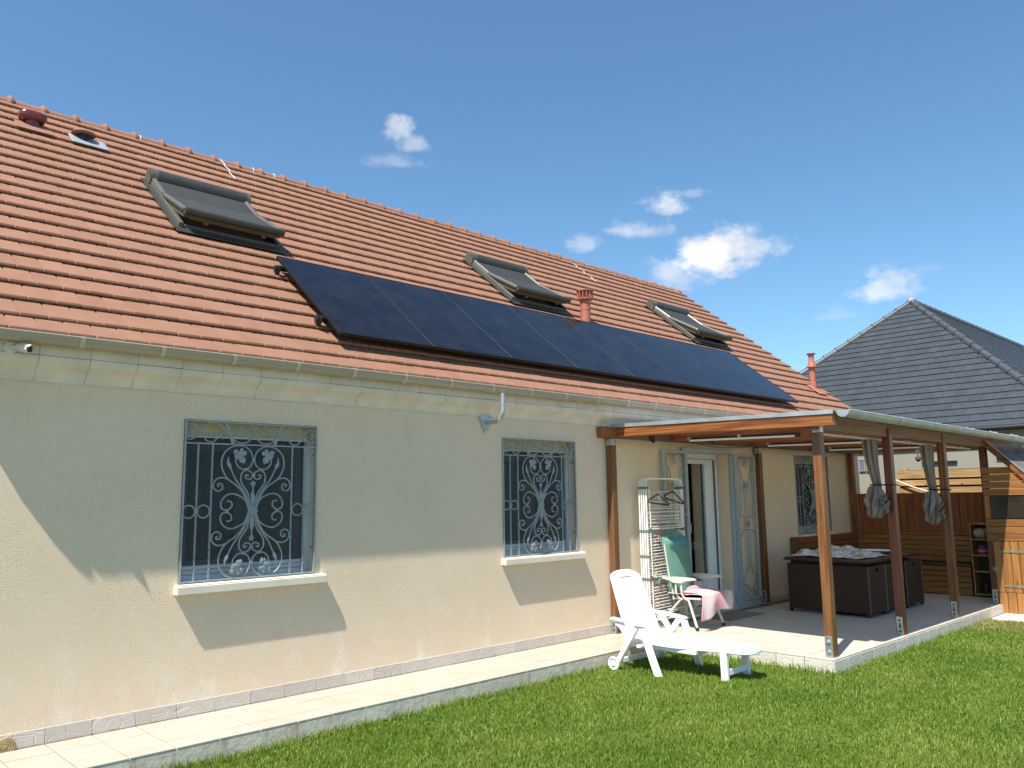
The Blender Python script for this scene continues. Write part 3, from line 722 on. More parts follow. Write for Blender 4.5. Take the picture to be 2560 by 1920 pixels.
# roof windows with awning roller shutters
def roof_window(x0):
    w = part_empty('roof_window', house); W1 = 1.15
    R = lambda x, s, n: RP(x0+x, s, n)
    fl = MB(); fl.box(-.05, W1+.05, 2.43, 2.60, .031, .037, R).box(-.06, -.001, 2.50, 3.86, .030, .040, R).box(W1+.001, W1+.06, 2.50, 3.86, .030, .040, R); fl.build('flashing', 'velux', w)
    fr = MB(); fr.box(0, .045, 2.56, 3.86, -.03, .085, R).box(W1-.045, W1, 2.56, 3.86, -.03, .085, R).box(.046, W1-.046, 2.56, 2.60, -.03, .060, R).box(.046, W1-.046, 3.80, 3.86, -.03, .085, R); fr.build('frame', 'veluxl', w, bevel=.004)
    MB().box(.047, W1-.047, 2.61, 3.79, -.13, -.12, R).box(.040, .046, 2.61, 3.79, -.12, .06, R).box(W1-.046, W1-.040, 2.61, 3.79, -.12, .06, R).build('reveal', 'void', w)
    P = lambda s: (.100 + (.222-.100)*max(0, (3.26-s)/(3.26-2.575))) + (0 if s > 3.26 else 0)
    # sash opened under the shutter
    sa = MB()
    for xa, xb in ((.03, .10), (W1-.10, W1-.03)): sa.add([R(xx, s, P(s)+d) for xx in (xa, xb) for s in (2.60, 3.26) for d in (-.085, -.02)], [(0, 1, 3, 2), (4, 6, 7, 5), (0, 4, 5, 1), (2, 3, 7, 6), (0, 2, 6, 4), (1, 5, 7, 3)])
    sa.box(.101, W1-.101, 2.600, 2.66, P(2.62)-.095, P(2.62)-.022, R); sa.build('sash', 'veluxwood', w, bevel=.004)
    sg = MB().add([R(.1, 2.66, P(2.66)-.05), R(W1-.1, 2.66, P(2.66)-.05), R(W1-.1, 3.26, P(3.26)-.05), R(.1, 3.26, P(3.26)-.05)], [(0, 1, 2, 3)]); sg.build('pane', 'glass', w)
    # shutter: box, rails, slats, bottom bar
    bp = [(3.70, .045), (3.685, .12)] + [(3.785 + .10*math.cos(t), .105 + .085*math.sin(t)) for t in [PI*(1.02 - i/10*.95) for i in range(11)]] + [(3.885, .045)]
    MB().prism(bp, .075, W1-.02, lambda s, n, c: R(c, s, n)).build('shutter_box', 'velux', w, smooth=True)
    bq = [(s + (s-3.785)*.04, n + (n-.09)*.05) for s, n in bp]
    e = MB(); e.prism(bq, -.01, .074, lambda s, n, c: R(c, s, n)).build('end_cap', 'veluxl', w, smooth=True); MB().prism(bq, W1-.019, W1+.02, lambda s, n, c: R(c, s, n)).build('end_cap', 'veluxl', w, smooth=True)
    for xr in (.030, W1-.030):
        rl = MB(); rl.tube([R(xr, s, P(s)) for s in (3.70, 3.5, 3.27)], .030, 8); rl.tube([R(xr, s, P(s)) for s in (3.262, 3.0, 2.62)], .028, 8); rl.ball(R(xr, 2.615, P(2.615)), .030, n=8); rl.build('side_rail', 'veluxl', w, smooth=True)
    st = MB(); ns_ = 36
    for i in range(ns_):
        s1 = 3.70 - (3.70-2.62)*i/ns_; s2 = 3.70-(3.70-2.62)*(i+1)/ns_
        st.add([R(.055, s1, P(s1)+.004), R(W1-.055, s1, P(s1)+.004), R(W1-.055, (s1+s2)/2, P((s1+s2)/2)+.011), R(.055, (s1+s2)/2, P((s1+s2)/2)+.011), R(W1-.055, s2+.003, P(s2)+.005), R(.055, s2+.003, P(s2)+.005), R(W1-.055, s2, P(s2)), R(.055, s2, P(s2))], [(0, 1, 2, 3), (3, 2, 4, 5), (5, 4, 6, 7)])
    st.build('shutter_slats', 'shut', w)
    bt = MB(); bt.prism([(2.575+.034*math.cos(t), P(2.575)-.006+.040*math.sin(t)) for t in [2*PI*i/12 for i in range(12)]], .02, W1-.02, lambda s, n, c: R(c, s, n)); bt.build('bottom_bar', 'velux', w, smooth=True)
    hb = MB()
    for xx in (.25, W1-.25): hb.box(xx, xx+.05, 2.585, 2.60, .10, .13, R)
    hb.build('hinge', 'veluxl', w)
    return w
for wx in (3.135, 7.905, 12.505): roof_window(wx)

# roof vents and pipes
def ringf(mb, o, r0, r1, h, n=12):
    for k in range(n):
        t = 2*PI*k/n; c = Vector((math.cos(t), math.sin(t), 0)); mb.bar(Vector(o)+c*r0, Vector(o)+c*r0+Vector((0, 0, h)), .012, .022, c)
B = RP(9.33, 2.33)
vp = part_empty('vent_pipe', house, 'terracotta pipe with slotted lantern cap above the solar panels')
MB().lathe([(.078, -.15), (.078, .20), (.082, .20), (.082, .215), (.078, .215), (.078, .46)], B, 20).build('pipe', 'clay', vp, smooth=True)
cp = MB().lathe([(.078, .34), (.118, .365), (.118, .385), (.082, .39), (.082, .39)], B, 20).lathe([(.060, .39), (.060, .49)], B, 16).lathe([(.070, .492), (.130, .492), (.134, .505), (.120, .515), (.02, .520)], B, 20)
ringf(cp, B+Vector((0, 0, .375)), .114, .12, .125, 14); cp.build('cap', 'clay', vp, smooth=True)
B = RP(15.22, 1.36)
vp = part_empty('vent_pipe', house, 'terracotta flue with funnel top near the right gable end')
MB().lathe([(.075, -.15), (.075, .12), (.060, .13), (.060, .42)], B, 16).build('pipe', 'clay', vp, smooth=True)
MB().lathe([(.060, .42), (.105, .425), (.105, .438), (.085, .445), (.055, .54), (.050, .62), (.052, .66), (.088, .695), (.088, .705), (.05, .705)], B, 16).build('cap', 'clay', vp, smooth=True)
MB().box(15.02, 15.36, 1.10, 1.42, .025, .045, lambda x, s, n: RP(x, s, n)).build('base_tile', 'clay', vp, bevel=.008)
vt = part_empty('roof_vent', house, 'glossy dark maroon vent hood at the top left of the roof')
B = RP(2.13, 4.78)
MB().box(1.95, 2.32, 4.58, 4.80, .032, .04, lambda x, s, n: RP(x, s, n)).build('base_tile', 'ridge', vt, bevel=.003)
MB().lathe([(.07, -.02), (.07, .08)], B, 12).build('neck', 'glazed', vt, smooth=True)
mb = MB(); mb.grid(lambda u, v: tuple(B + Vector((.142*math.copysign(abs(math.cos(2*PI*u))**.6, math.cos(2*PI*u))*math.sin(PI*(.05+.9*v))**.5, .105*math.copysign(abs(math.sin(2*PI*u))**.6, math.sin(2*PI*u))*math.sin(PI*(.05+.9*v))**.5, .125-.06*math.cos(PI*v)))), 24, 9, True); mb.build('hood', 'glazed', vt, smooth=True)
vt = part_empty('roof_vent', house, 'terracotta mushroom vent on a grey lead sheet')
B = RP(2.66, 4.76)
MB().box(2.50, 2.90, 4.57, 4.83, .033, .042, lambda x, s, n: RP(x, s, n)).build('base_sheet', 'lead', vt, bevel=.004)
MB().lathe([(.075, -.03), (.065, .09)], B, 12).build('neck', 'black', vt, smooth=True)
MB().lathe([(.03, .085), (.125, .085), (.132, .098), (.11, .122), (.06, .136), (.01, .14)], B, 20).build('hood', 'ridge', vt, smooth=True)

# ------------------------------------------------------------------ solar panels
rx = Matrix.Rotation(PT, 3, 'X').to_euler()
PW, PH, PN = 1.1114, 1.638, .145
pan = thing('solar_panel', 'p', 'solar panel', RP(3.989, .385, PN), 'black solar panels in one row on the roof'); pan.rotation_euler = rx
fm = MB().box(0, PW, 0, .012, -.035, 0).box(0, PW, PH-.012, PH, -.035, 0).box(0, .012, .0121, PH-.0121, -.035, 0).box(PW-.012, PW, .0121, PH-.0121, -.035, 0); fm.build('frame', 'panelframe', pan, local=True, bevel=.0015)
MB().box(.0121, PW-.0121, .0121, PH-.0121, -.008, -.003).build('cell_sheet', 'cells', pan, local=True)
MB().box(.0122, PW-.0122, .0122, PH-.0122, -.014, -.0085).build('back_sheet', 'void', pan, local=True)
clm = MB().box(PW-.0095, PW+.0095, -.014, .014, .0005, .005).lathe([(.006, .005), (.006, .009)], (PW, 0, 0), 8).mesh('clamp', 'velux')
for s in (.345, 1.435):
    o = bpy.data.objects.new('clamp', clm); COL.objects.link(o); o.parent = pan; o.location = (0, s, 0)
lab = ['leftmost black solar panel, below the large open roof window', 'second solar panel from the left in the roof row', 'third solar panel from the left, ending under the middle roof window', 'fourth solar panel from the left, under the middle roof window flashing',
       'fifth solar panel, reflecting the terracotta lantern pipe above it', 'sixth solar panel from the left, right of the terracotta lantern pipe', 'seventh solar panel, second from the right end of the row', 'rightmost solar panel, below the smallest looking roof window']
for i in range(8):
    p = pan if i == 0 else copy_tree(pan); p.location = RP(3.989+i*1.112, .385, PN); p['label'] = lab[i]
for s, t in ((.735, 'lower black mounting rail with hooks sticking out left of the solar panels'), (1.823, 'upper black mounting rail with hooks sticking out left of the solar panels')):
    r = thing('mounting_rail', t, 'mounting rail', RP(3.93, s, .07), 'rails carrying the solar panels')
    mb = MB().box(3.925, 12.92, s-.02, s+.02, .065, .1095, lambda x, q, n: RP(x, q, n)); mb.build('rail', 'panelframe', r)
    for k in range(9):
        xx = 3.945 + k*1.11; MB().box(xx-.02, xx+.02, s-.03, s+.03, .028, .07, lambda x, q, n: RP(x, q, n)).box(xx-.012, xx+.012, s-.045, s-.02, .03, .13, lambda x, q, n: RP(x, q, n)).build('roof_hook', 'black', r)
    MB().lathe([(.028, 0), (.028, .03)], RP(3.905, s, .080), 10, (1, 0, 0)).build('end_cap', 'black', r)

# ------------------------------------------------------------------ iron window grilles
XCG, ZCG = 3.164, 1.5365
G = dict(
h1=[(2.716,2.174),(2.676,2.21),(2.645,2.23),(2.615,2.232),(2.59,2.216),(2.585,2.195),(2.598,2.18),(2.617,2.18),(2.632,2.191),(2.627,2.203)],
h2=[(2.716,2.17),(2.679,2.138),(2.65,2.116),(2.62,2.108),(2.597,2.122),(2.587,2.145),(2.595,2.162),(2.614,2.169),(2.631,2.164),(2.629,2.147),(2.621,2.142)],
S=[(2.809,2.142),(2.792,2.137),(2.778,2.151),(2.786,2.171),(2.808,2.176),(2.835,2.162),(2.84,2.132),(2.828,2.106),(2.798,2.092),(2.762,2.099),(2.735,2.128),(2.725,2.162),(2.732,2.205),(2.757,2.236),(2.792,2.251),(2.827,2.25),(2.863,2.237),(2.896,2.208),(2.924,2.179),(2.961,2.142),(2.994,2.112),(3.027,2.096),(3.069,2.093),(3.115,2.108),(3.147,2.145),(3.157,2.181),(3.149,2.225),(3.124,2.249),(3.096,2.254),(3.068,2.246),(3.048,2.22),(3.049,2.19),(3.068,2.168),(3.094,2.172),(3.105,2.192),(3.088,2.202)],
s1=[(2.942,2.163),(2.924,2.175),(2.897,2.178),(2.875,2.164),(2.871,2.142),(2.885,2.125),(2.907,2.131),(2.907,2.146)],
s2=[(2.951,2.172),(2.97,2.157),(2.997,2.154),(3.02,2.171),(3.021,2.195),(3.005,2.209),(2.987,2.202),(2.985,2.191)],
H=[(3.132,1.545),(3.118,1.596),(3.098,1.648),(3.063,1.705),(3.016,1.748),(2.974,1.774),(2.947,1.795),(2.918,1.829),(2.894,1.88),(2.886,1.927),(2.895,1.979),(2.925,2.027),(2.973,2.059),(3.028,2.07),(3.084,2.063),(3.132,2.029),(3.154,1.981),(3.156,1.942),(3.136,1.901),(3.099,1.879),(3.057,1.88),(3.024,1.904),(3.007,1.934),(3.009,1.965)],
br=[(2.974,1.774),(2.947,1.793),(2.91,1.805),(2.875,1.805),(2.84,1.786),(2.824,1.752),(2.829,1.722),(2.852,1.701),(2.879,1.701),(2.9,1.718),(2.901,1.743),(2.885,1.758),(2.863,1.754),(2.864,1.739),(2.877,1.735)],
bs=[(3.142,1.545),(3.129,1.596),(3.101,1.67),(3.053,1.739),(3.01,1.795),(2.981,1.851),(2.966,1.883)],
inn=[(3.150,1.545),(3.139,1.595),(3.125,1.669),(3.095,1.717),(3.066,1.757),(3.056,1.8),(3.061,1.839),(3.086,1.866),(3.113,1.87),(3.147,1.853),(3.159,1.827),(3.148,1.801),(3.12,1.796),(3.097,1.813),(3.103,1.833),(3.124,1.822)],
c=[(3.135,1.5365),(3.126,1.563),(3.103,1.62),(3.052,1.658),(2.982,1.678),(2.924,1.655),(2.892,1.604),(2.903,1.558),(2.947,1.546),(2.985,1.575),(2.979,1.612),(2.945,1.617)])
def g3(p, mx, mz, y=0.0):
    return ((p[0]-XCG)*(-1 if mx else 1), y, ((2*ZCG-p[1]) if mz else p[1]))
def make_grille(loc):
    t = thing('window_grille', 'x', 'window grille', loc, 'wrought iron window grilles')
    fx0, fx1, fz0, fz1 = -.588, .588, .992, 2.262
    fr = MB().box(fx0, fx0+.014, -.016, .014, fz0, fz1).box(fx1-.014, fx1, -.016, .014, fz0, fz1).box(fx0+.0141, fx1-.0141, -.016, .014, fz1-.012, fz1).box(fx0+.0141, fx1-.0141, -.016, .014, fz0, fz0+.012)
    fr.build('frame', 'iron', t, local=True, bevel=.0015)
    MB().box(fx0+.0141, fx1-.0141, -.007, .007, 2.073, 2.084).build('cross_bar', 'iron', t, local=True)
    lug = MB().box(fx1-.012, fx1-.001, .0141, .05, 2.0, 2.02).box(fx1-.012, fx1-.001, .0141, .05, 1.2, 1.22).box(fx0+.001, fx0+.012, .0141, .05, 2.0, 2.02).box(fx0+.001, fx0+.012, .0141, .05, 1.2, 1.22); lug.build('fixing_lug', 'iron', t, local=True)
    for sx in (-1, 1):
        for xb in (.472, .354):
            mb = MB(); n = 56
            V = []; F_ = []
            for i in range(n+1):
                z = fz0+.012 + (2.073-fz0-.012)*i/n; a = i*.62 if 3 < i < n-3 else 0
                for k in range(4): q = a + PI/4 + k*PI/2; V.append((sx*xb+.0085*math.cos(q), .0085*math.sin(q), z))
            for i in range(n):
                for k in range(4): F_.append((i*4+k, i*4+(k+1) % 4, i*4+4+(k+1) % 4, i*4+4+k))
            mb.add(V, F_); mb.build('twisted_bar', 'iron', t, local=True)
        for xr in (.531, .413):
            mb = MB(); mb.tube([(sx*xr+.050*math.cos(2*PI*i/20), 0, 1.5385+.050*math.sin(2*PI*i/20)) for i in range(20)], .0058, 6, True); mb.build('ring', 'iron', t, local=True, smooth=True)
        MB().ball((sx*.472, -.004, 1.5405), .019, n=10).build('ball', 'iron', t, local=True, smooth=True)
    r = .0066
    for sx in (0, 1):
        mb = MB()
        for k in ('h1', 'h2', 'S', 's1', 's2'): mb.tube(bez([g3(p, sx, 0) for p in G[k]], 3), r, 6)
        sg = -1 if not sx else 1
        mb.add([(sg*.262, -.004, 2.252), (sg*.238, -.004, 2.252), (sg*.212, -.004, 2.167), (sg*.222, -.004, 2.167), (sg*.168, -.004, 2.084), (sg*.200, -.004, 2.084),
                (sg*.262, .004, 2.252), (sg*.238, .004, 2.252), (sg*.212, .004, 2.167), (sg*.222, .004, 2.167), (sg*.168, .004, 2.084), (sg*.200, .004, 2.084)],
               [(0, 1, 2, 3), (3, 2, 4, 5), (6, 9, 8, 7), (9, 11, 10, 8), (0, 6, 7, 1), (5, 4, 10, 11), (0, 3, 9, 6), (3, 5, 11, 9), (1, 7, 8, 2), (2, 8, 10, 4)])
        mb.build('frieze_scroll', 'iron', t, local=True, smooth=True)
        for mz in (0, 1):
            for k in ('H', 'br', 'bs', 'inn', 'c'):
                mb = MB(); pts = bez([g3(p, sx, mz) for p in G[k]], 3); mb.tube(pts, r, 6)
                if k == 'bs':
                    bud = bez([g3(p, sx, mz) for p in ((2.966, 1.883), (2.957, 1.900), (2.948, 1.918), (2.941, 1.940), (2.945, 1.978))], 3)
                    nb = len(bud); mb.tube(bud, r, 6, rs=[.006+.010*math.sin(PI*min(1, i/(nb-1)*1.15)**.8) if i < nb-1 else .001 for i in range(nb)])
                mb.build({'H': 'heart_scroll', 'br': 'branch_scroll', 'bs': 'bud_stem', 'inn': 'inner_scroll', 'c': 'side_scroll'}[k], 'iron', t, local=True, smooth=True)
            fl = MB()
            for (px, pz), rr in zip(((3.004, 2.018), (3.054, 2.033), (3.079, 2.010), (3.036, 1.975), (3.070, 1.951), (3.012, 1.987), (3.045, 2.002), (3.048, 1.950)), (.026, .024, .022, .032, .025, .024, .026, .022)):
                p = g3((px, pz), sx, mz, -.006 - .005*((px*97) % 1)); fl.ball(p, rr, (.75+.5*((px*131) % 1), .35, .7+.5*((px*57) % 1)), 7)
            fl.build('leaf_flower', 'iron', t, local=True, smooth=True)
            cl = MB()
            for (px, pz) in ((3.095, 1.877),): p = g3((px, pz), sx, mz); cl.box(p[0]-.012, p[0]+.012, -.011, .011, p[2]-.010, p[2]+.010)
            cl.build('collar', 'iron', t, local=True, bevel=.003)
    for mz in (0, 1):
        for pz in (1.957, 1.832):
            p = g3((XCG, pz), 0, mz); MB().box(-.014, .014, -.011, .011, p[2]-.009, p[2]+.009).build('collar', 'iron', t, local=True, bevel=.003)
        sg = -1 if mz else 1
        mb = MB(); mb.tube([(0, 0, ZCG+sg*z) for z in (.03, .075, .10, .14, .165, .215)], r, 8, rs=[.010, .019, .020, .013, .006, .006])
        for q in range(5): mb.ball((.013*(1 if q % 2 else -1), -.008, ZCG+sg*(.055+.02*q)), .011, (1, .6, 1), 6)
        for q in range(6): mb.ball((.015*math.cos(q*PI/3), -.002, ZCG+sg*.222+.015*math.sin(q*PI/3)), .010, (1, .6, 1), 6)
        mb.ball((0, -.006, ZCG+sg*.222), .010, n=6); mb.build('centre_leaf', 'iron', t, local=True, smooth=True)
    for q in range(4):
        p = g3((2.947, 1.5365), q % 2, 0); 
        if q < 2: MB().box(p[0]-.011, p[0]+.011, -.010, .010, p[2]-.010, p[2]+.010).build('collar', 'iron', t, local=True, bevel=.003)
    ro = MB()
    for q in range(8): ro.ball((.031*math.cos(q*PI/4), -.010, ZCG+.031*math.sin(q*PI/4)), .0155, (1, .6, 1), 7)
    for q in range(5): ro.ball((.014*math.cos(q*1.257), -.019, ZCG+.014*math.sin(q*1.257)), .011, (1, .6, 1), 6)
    ro.ball((0, -.008, ZCG), .032, (1, .45, 1), 8); ro.build('rosette', 'iron', t, local=True, smooth=True)
    return t
gr0 = make_grille((3.164, -.001, 0)); gr0['label'] = 'scrolled iron grille on the large window nearest the camera, with a flower rosette'
g1 = copy_tree(gr0); g1.location = (6.601, -.001, -.002); g1['label'] = 'scrolled iron grille on the window just left of the pergola'
g2 = copy_tree(gr0); g2.location = (13.153, -.001, -.012); g2['label'] = 'scrolled iron grille on the window under the pergola, behind the brown table'

# door grille: frame round the doorway with two leaves folded back
dg = thing('door_grille_frame', 'blue grey steel frame fixed round the glazed door opening', 'door frame', (10.0, 0, 0))
MB().box(9.335, 10.60, -.050, -.003, 2.205, 2.262).box(9.40, 9.452, -.045, -.003, .08, 2.204).box(10.548, 10.60, -.045, -.003, .08, 2.204).build('frame', 'gate', dg, bevel=.003)
LF = dict(
heart=[(.5,.79),(.40,.812),(.27,.832),(.25,.872),(.12,.905),(.10,.945),(.20,.975),(.36,.978),(.52,.955),(.58,.930),(.50,.915),(.42,.928),(.46,.945)],
low=[(.08,.60),(.10,.578),(.28,.562),(.5,.558)], arch=[(.10,.425),(.12,.452),(.28,.474),(.5,.478)],
vase=[(.5,.215),(.38,.215),(.36,.188),(.22,.168),(.16,.125),(.10,.095)],
sc=[(.5,.055),(.40,.070),(.25,.105),(.15,.090),(.15,.055),(.30,.045),(.38,.065),(.30,.080)], sc2=[(.08,.02),(.20,.035),(.34,.030),(.46,.016)])
def door_leaf(x0, x1, z0, z1, y, label, flip):
    t = thing('grille_leaf', label, 'grille leaf', ((x0+x1)/2, y, z0), 'folded back leaves of the door grille')
    w, h = x1-x0, z1-z0
    MB().box(x0, x0+.035, y-.018, y+.018, z0, z1).box(x1-.035, x1, y-.018, y+.018, z0, z1).box(x0+.0351, x1-.0351, y-.018, y+.018, z1-.035, z1).box(x0+.0351, x1-.0351, y-.018, y+.018, z0, z0+.035).build('frame', 'gate', t, bevel=.003)
    pt = lambda u, v: (x0+.035+(w-.07)*u, y, z0+h*v)
    for k, nm in (('heart', 'heart_scroll'), ('low', 'lower_scroll'), ('arch', 'arch_bar'), ('vase', 'vase_scroll'), ('sc', 'foot_scroll'), ('sc2', 'foot_scroll')):
        for mx in (0, 1):
            mb = MB(); mb.tube(bez([pt(1-u if mx else u, v) for u, v in LF[k]], 4), .0075, 6); mb.build(nm, 'iron', t, smooth=True)
    for u, a, b in ((.5, .56, .80), (.36, .565, .80), (.64, .565, .80), (.40, .22, .475), (.60, .22, .475), (.5, .2, .478), (.13, .60, .90), (.87, .60, .90)):
        mb = MB(); mb.tube([pt(u, a), pt(u, b)], .0065, 6); mb.build('upright_bar', 'iron', t)
    cx = pt(.5, .518); mb = MB(); mb.tube([(cx[0]+.046*math.cos(i*PI/10), y-.004, cx[2]+.058*math.sin(i*PI/10)) for i in range(20)], .008, 6, True)
    mb.lathe([(.034, .0), (.036, .006), (.02, .014), (.004, .016)], (cx[0], y-.002, cx[2]), 12, (0, -1, 0)); mb.build('medallion', 'iron', t, smooth=True)
    fl = MB()
    for i in range(-2, 3): p = pt(.5+.09*i, .80-.004*abs(i)); fl.tube([pt(.5, .755), pt(.5+.05*i, .785), p], .01, 5, rs=[.006, .011, .002])
    fl.build('leaf_fan', 'iron', t, smooth=True)
    kn = MB()
    for v in (.60, .425, .36): kn.ball(pt(0.02 if flip else .98, v), .018, n=6)
    kn.build('knob', 'gate', t, smooth=True)
    lk = MB(); xe = x0 if flip else x1
    lk.box(xe-.012, xe+.012, y-.032, y-.0185, z0+.25, z0+.33).box(xe-.012, xe+.012, y-.032, y-.0185, z0+1.02, z0+1.14); lk.build('hinge', 'gate', t, bevel=.002)
door_leaf(8.85, 9.400, .10, 2.215, -.055, 'left grille leaf folded against the wall behind the drying rack', False)
door_leaf(10.66, 11.20, .105, 2.205, -.052, 'right grille leaf folded open between the door and a wood post', True)
ps = MB().box(10.602, 10.655, -.075, -.02, .085, 2.2).box(10.606, 10.651, -.080, -.0751, .55, .95).box(10.60, 10.66, -.084, -.0755, .42, .52).box(10.60, 10.66, -.084, -.0755, 1.02, 1.12)
tb = thing('gate_post', 'narrow blue grey steel post between the door reveal and the right grille leaf', 'post', (10.63, -.05, .085)); ps.build('post', 'gate', tb, bevel=.002)

# ------------------------------------------------------------------ things fixed on the wall
ca = thing('security_camera', 'white bullet security camera on the cornice at the left edge', 'camera', (1.32, -.13, 2.67))
MB().lathe([(.042, 0), (.042, .012), (.036, .018)], (1.312, -.1315, 2.672), 20, (0, -1, 0)).build('base', 'cream', ca, smooth=True)
c0 = Vector((1.312, -.150, 2.672)); c1 = Vector((1.352, -.185, 2.672)); d = norm((.60, -.70, -.22))
MB().tube([c0, (c0+c1)/2, c1], .012, 8).ball(c1, .017, n=8).build('joint', 'cream', ca, smooth=True)
MB().lathe([(.020, -.01), (.028, 0), (.030, .045), (.031, .045), (.031, .080), (.027, .082)], c1, 18, d).build('housing', 'cream', ca, smooth=True)
MB().lathe([(.022, .0822), (.022, .088), (.010, .090)], c1, 16, d).build('lens', 'black', ca, smooth=True)
vs = MB(); vs.grid(lambda u, v: tuple(c1 + d*(.035+.068*v) + (Vector((0, 0, 1))*math.cos((u-.5)*2.2) + d.cross(Vector((0, 0, 1))).normalized()*math.sin((u-.5)*2.2))*.0345), 8, 2); vs.build('visor', 'cream', ca, smooth=True)
cw_ = MB(); cw_.tube(bez([(1.312, -.14, 2.70), (1.27, -.15, 2.71), (1.22, -.14, 2.69), (1.10, -.14, 2.66)], 4), .004, 5); cw_.build('cable', 'cream', ca)
tv = thing('pole_bracket', 'galvanised bent tube bracket on a triangular wall plate', 'bracket', (5.76, 0, 2.42))
pg = MB(); pg.prism([(5.665, 2.478), (5.690, 2.490), (5.835, 2.490), (5.855, 2.472), (5.850, 2.445), (5.785, 2.315), (5.765, 2.302), (5.745, 2.315)], -.022, -.0015, lambda a, b, c: (a, c, b)); pg.build('plate', 'galv', tv, bevel=.002)
tb = MB(); tb.tube(bez([(5.775, -.022, 2.412), (5.775, -.10, 2.405), (5.775, -.205, 2.415), (5.775, -.262, 2.470), (5.775, -.275, 2.54), (5.775, -.275, 2.70)], 6), .021, 10); tb.build('tube', 'galv', tv, smooth=True)
sc_ = MB()
for px, pz in ((5.700, 2.462), (5.812, 2.462), (5.765, 2.345)): sc_.lathe([(.011, 0), (.011, .007), (.004, .009)], (px, -.022, pz), 6, (0, -1, 0))
sc_.build('screw', 'galv', tv)
od = thing('wall_ornament', 'round tan disc with ringed pattern leaning on the plinth at lower left', 'ornament', (1.475, -.02, 0))
mb = MB().lathe([(.062, 0), (.062, .006), (.056, .010), (.05, .007), (.043, .011), (.036, .007), (.029, .011), (.022, .007), (.014, .011), (.003, .011)], (1.475, -.0115, .030), 22, (0, -1, 0)); mb.build('disc', 'rust', od, smooth=True)

# ------------------------------------------------------------------ pergola
pe = thing('pergola', 'wooden lean-to pergola with translucent roof over the tiled terrace', 'pergola', (11, -1.3, 0))
ZW, ZF = 2.345, 2.282                       # rafter underside at the wall and at the front
zb = lambda y: ZW + (ZF-ZW)*(-y)/2.82
def post(x, y, w, z0, z1, mat, label=None, side='front', gap=False):
    o = MB().box(x-w/2, x+w/2, y-w/2, y+w/2, z0, z1).build('post', mat, pe, bevel=.004, label=label)
    if side:
        xf = x-w/2
        p = MB().box(xf-.008, xf-.0008, y-.036, y+.036, .002, .205).box(x-w/2+.004, x+w/2-.002, y-w/2-.004, y+w/2+.004, .001, .0115); p.build('anchor', 'plate', o, bevel=.002)
        h = MB().box(xf-.0095, xf-.0082, y-.008, y+.008, .080, .135)
        for z in (.045, .165): h.lathe([(.013, 0), (.013, .0012)], (xf-.0082, y, z), 10, (-1, 0, 0))
        if gap:
            h = MB()
            for z in (.055, .150): h.lathe([(.024, 0), (.024, .004), (.013, .005), (.013, .016), (.008, .018)], (xf-.008, y, z), 10, (-1, 0, 0))
        h.build('bolt', 'galv' if gap else 'hole', o)
    return o
post(8.085, -2.556, .092, .012, 2.262, 'pole', 'near corner post, orange brown and worn', gap=True)
post(9.85, -2.566, .092, .012, 2.372, 'pole_red', 'dark reddish brown post')
post(11.655, -2.560, .092, .012, 2.368, 'pole', 'third front post, orange brown')
post(13.43, -2.545, .092, .012, 2.262, 'pole_red', 'reddish post beside the shed door')
post(7.800, -.056, .09, .035, 2.325, 'pole', None); post(11.315, -.058, .09, .03, 2.325, 'pole', None); post(14.545, -.075, .09, .03, 2.325, 'pole', None)
MB().box(7.60, 15.0, -.095, -.004, 2.328, 2.452).build('wall_plate', 'beam_x', pe, bevel=.004)
MB().box(7.596, 7.862, -.0965, -.0025, 2.3255, 2.4545).build('plate_end', 'beam_red', pe, bevel=.004)
MB().box(7.955, 15.0, -2.590, -2.508, 2.262, 2.415).build('front_beam', 'beam_x', pe, bevel=.004)
def rafter(x, w, h, mat, ya=-.097, yb=-2.82, name='rafter'):
    return MB().add([(xx, y, zb(y)+dz) for xx in (x, x+w) for y in (ya, yb) for dz in (0, h)], [(0, 1, 3, 2), (4, 6, 7, 5), (0, 4, 5, 1), (2, 3, 7, 6), (0, 2, 6, 4), (1, 5, 7, 3)]).build(name, mat, pe, bevel=.004)
rafter(7.875, .075, .142, 'beam_y', -.004)
for x in (9.03, 10.03, 11.03, 12.03, 13.03, 14.03): rafter(x, .07, .115, 'beam_red', yb=-2.505)
rafter(14.93, .07, .115, 'beam_red', yb=-2.505)
zt = lambda y: zb(y)+.148
def slab(x0, x1, ya, yb, d0, d1): return [(xx, y, zt(y)+d) for xx in (x0, x1) for y in (ya, yb) for d in (d0, d1)], [(0, 1, 3, 2), (4, 6, 7, 5), (0, 4, 5, 1), (2, 3, 7, 6), (0, 2, 6, 4), (1, 5, 7, 3)]
xb_ = [7.99, 9.06, 10.07, 11.08, 12.09, 13.10, 14.11, 15.0]
for a, b in zip(xb_[:-1], xb_[1:]): MB().add(*slab(a+.004, b-.004, -.005, -2.845, 0, .012)).build('roof_sheet', 'poly', pe)
for x in xb_[1:-1]:
    bar = MB().add(*slab(x-.025, x+.025, -.004, -2.85, .0125, .026)).build('glazing_bar', 'zinc', pe, bevel=.002)
    MB().add(*slab(x-.035, x+.035, -2.74, -2.79, .027, .036)).lathe([(.010, .036), (.010, .046)], (x, -2.765, zt(-2.765)), 6).build('clamp', 'zinc', bar)
MB().add(*slab(7.868, 7.988, -.004, -2.835, .000, .008)).add(*slab(7.864, 7.8675, -.003, -2.836, -.034, .008)).build('edge_flashing', 'zinc', pe, bevel=.001)
MB().add(*slab(7.99, 15.0, -2.80, -2.832, -.085, -.004)).build('eave_board', 'beam_x', pe, bevel=.003)
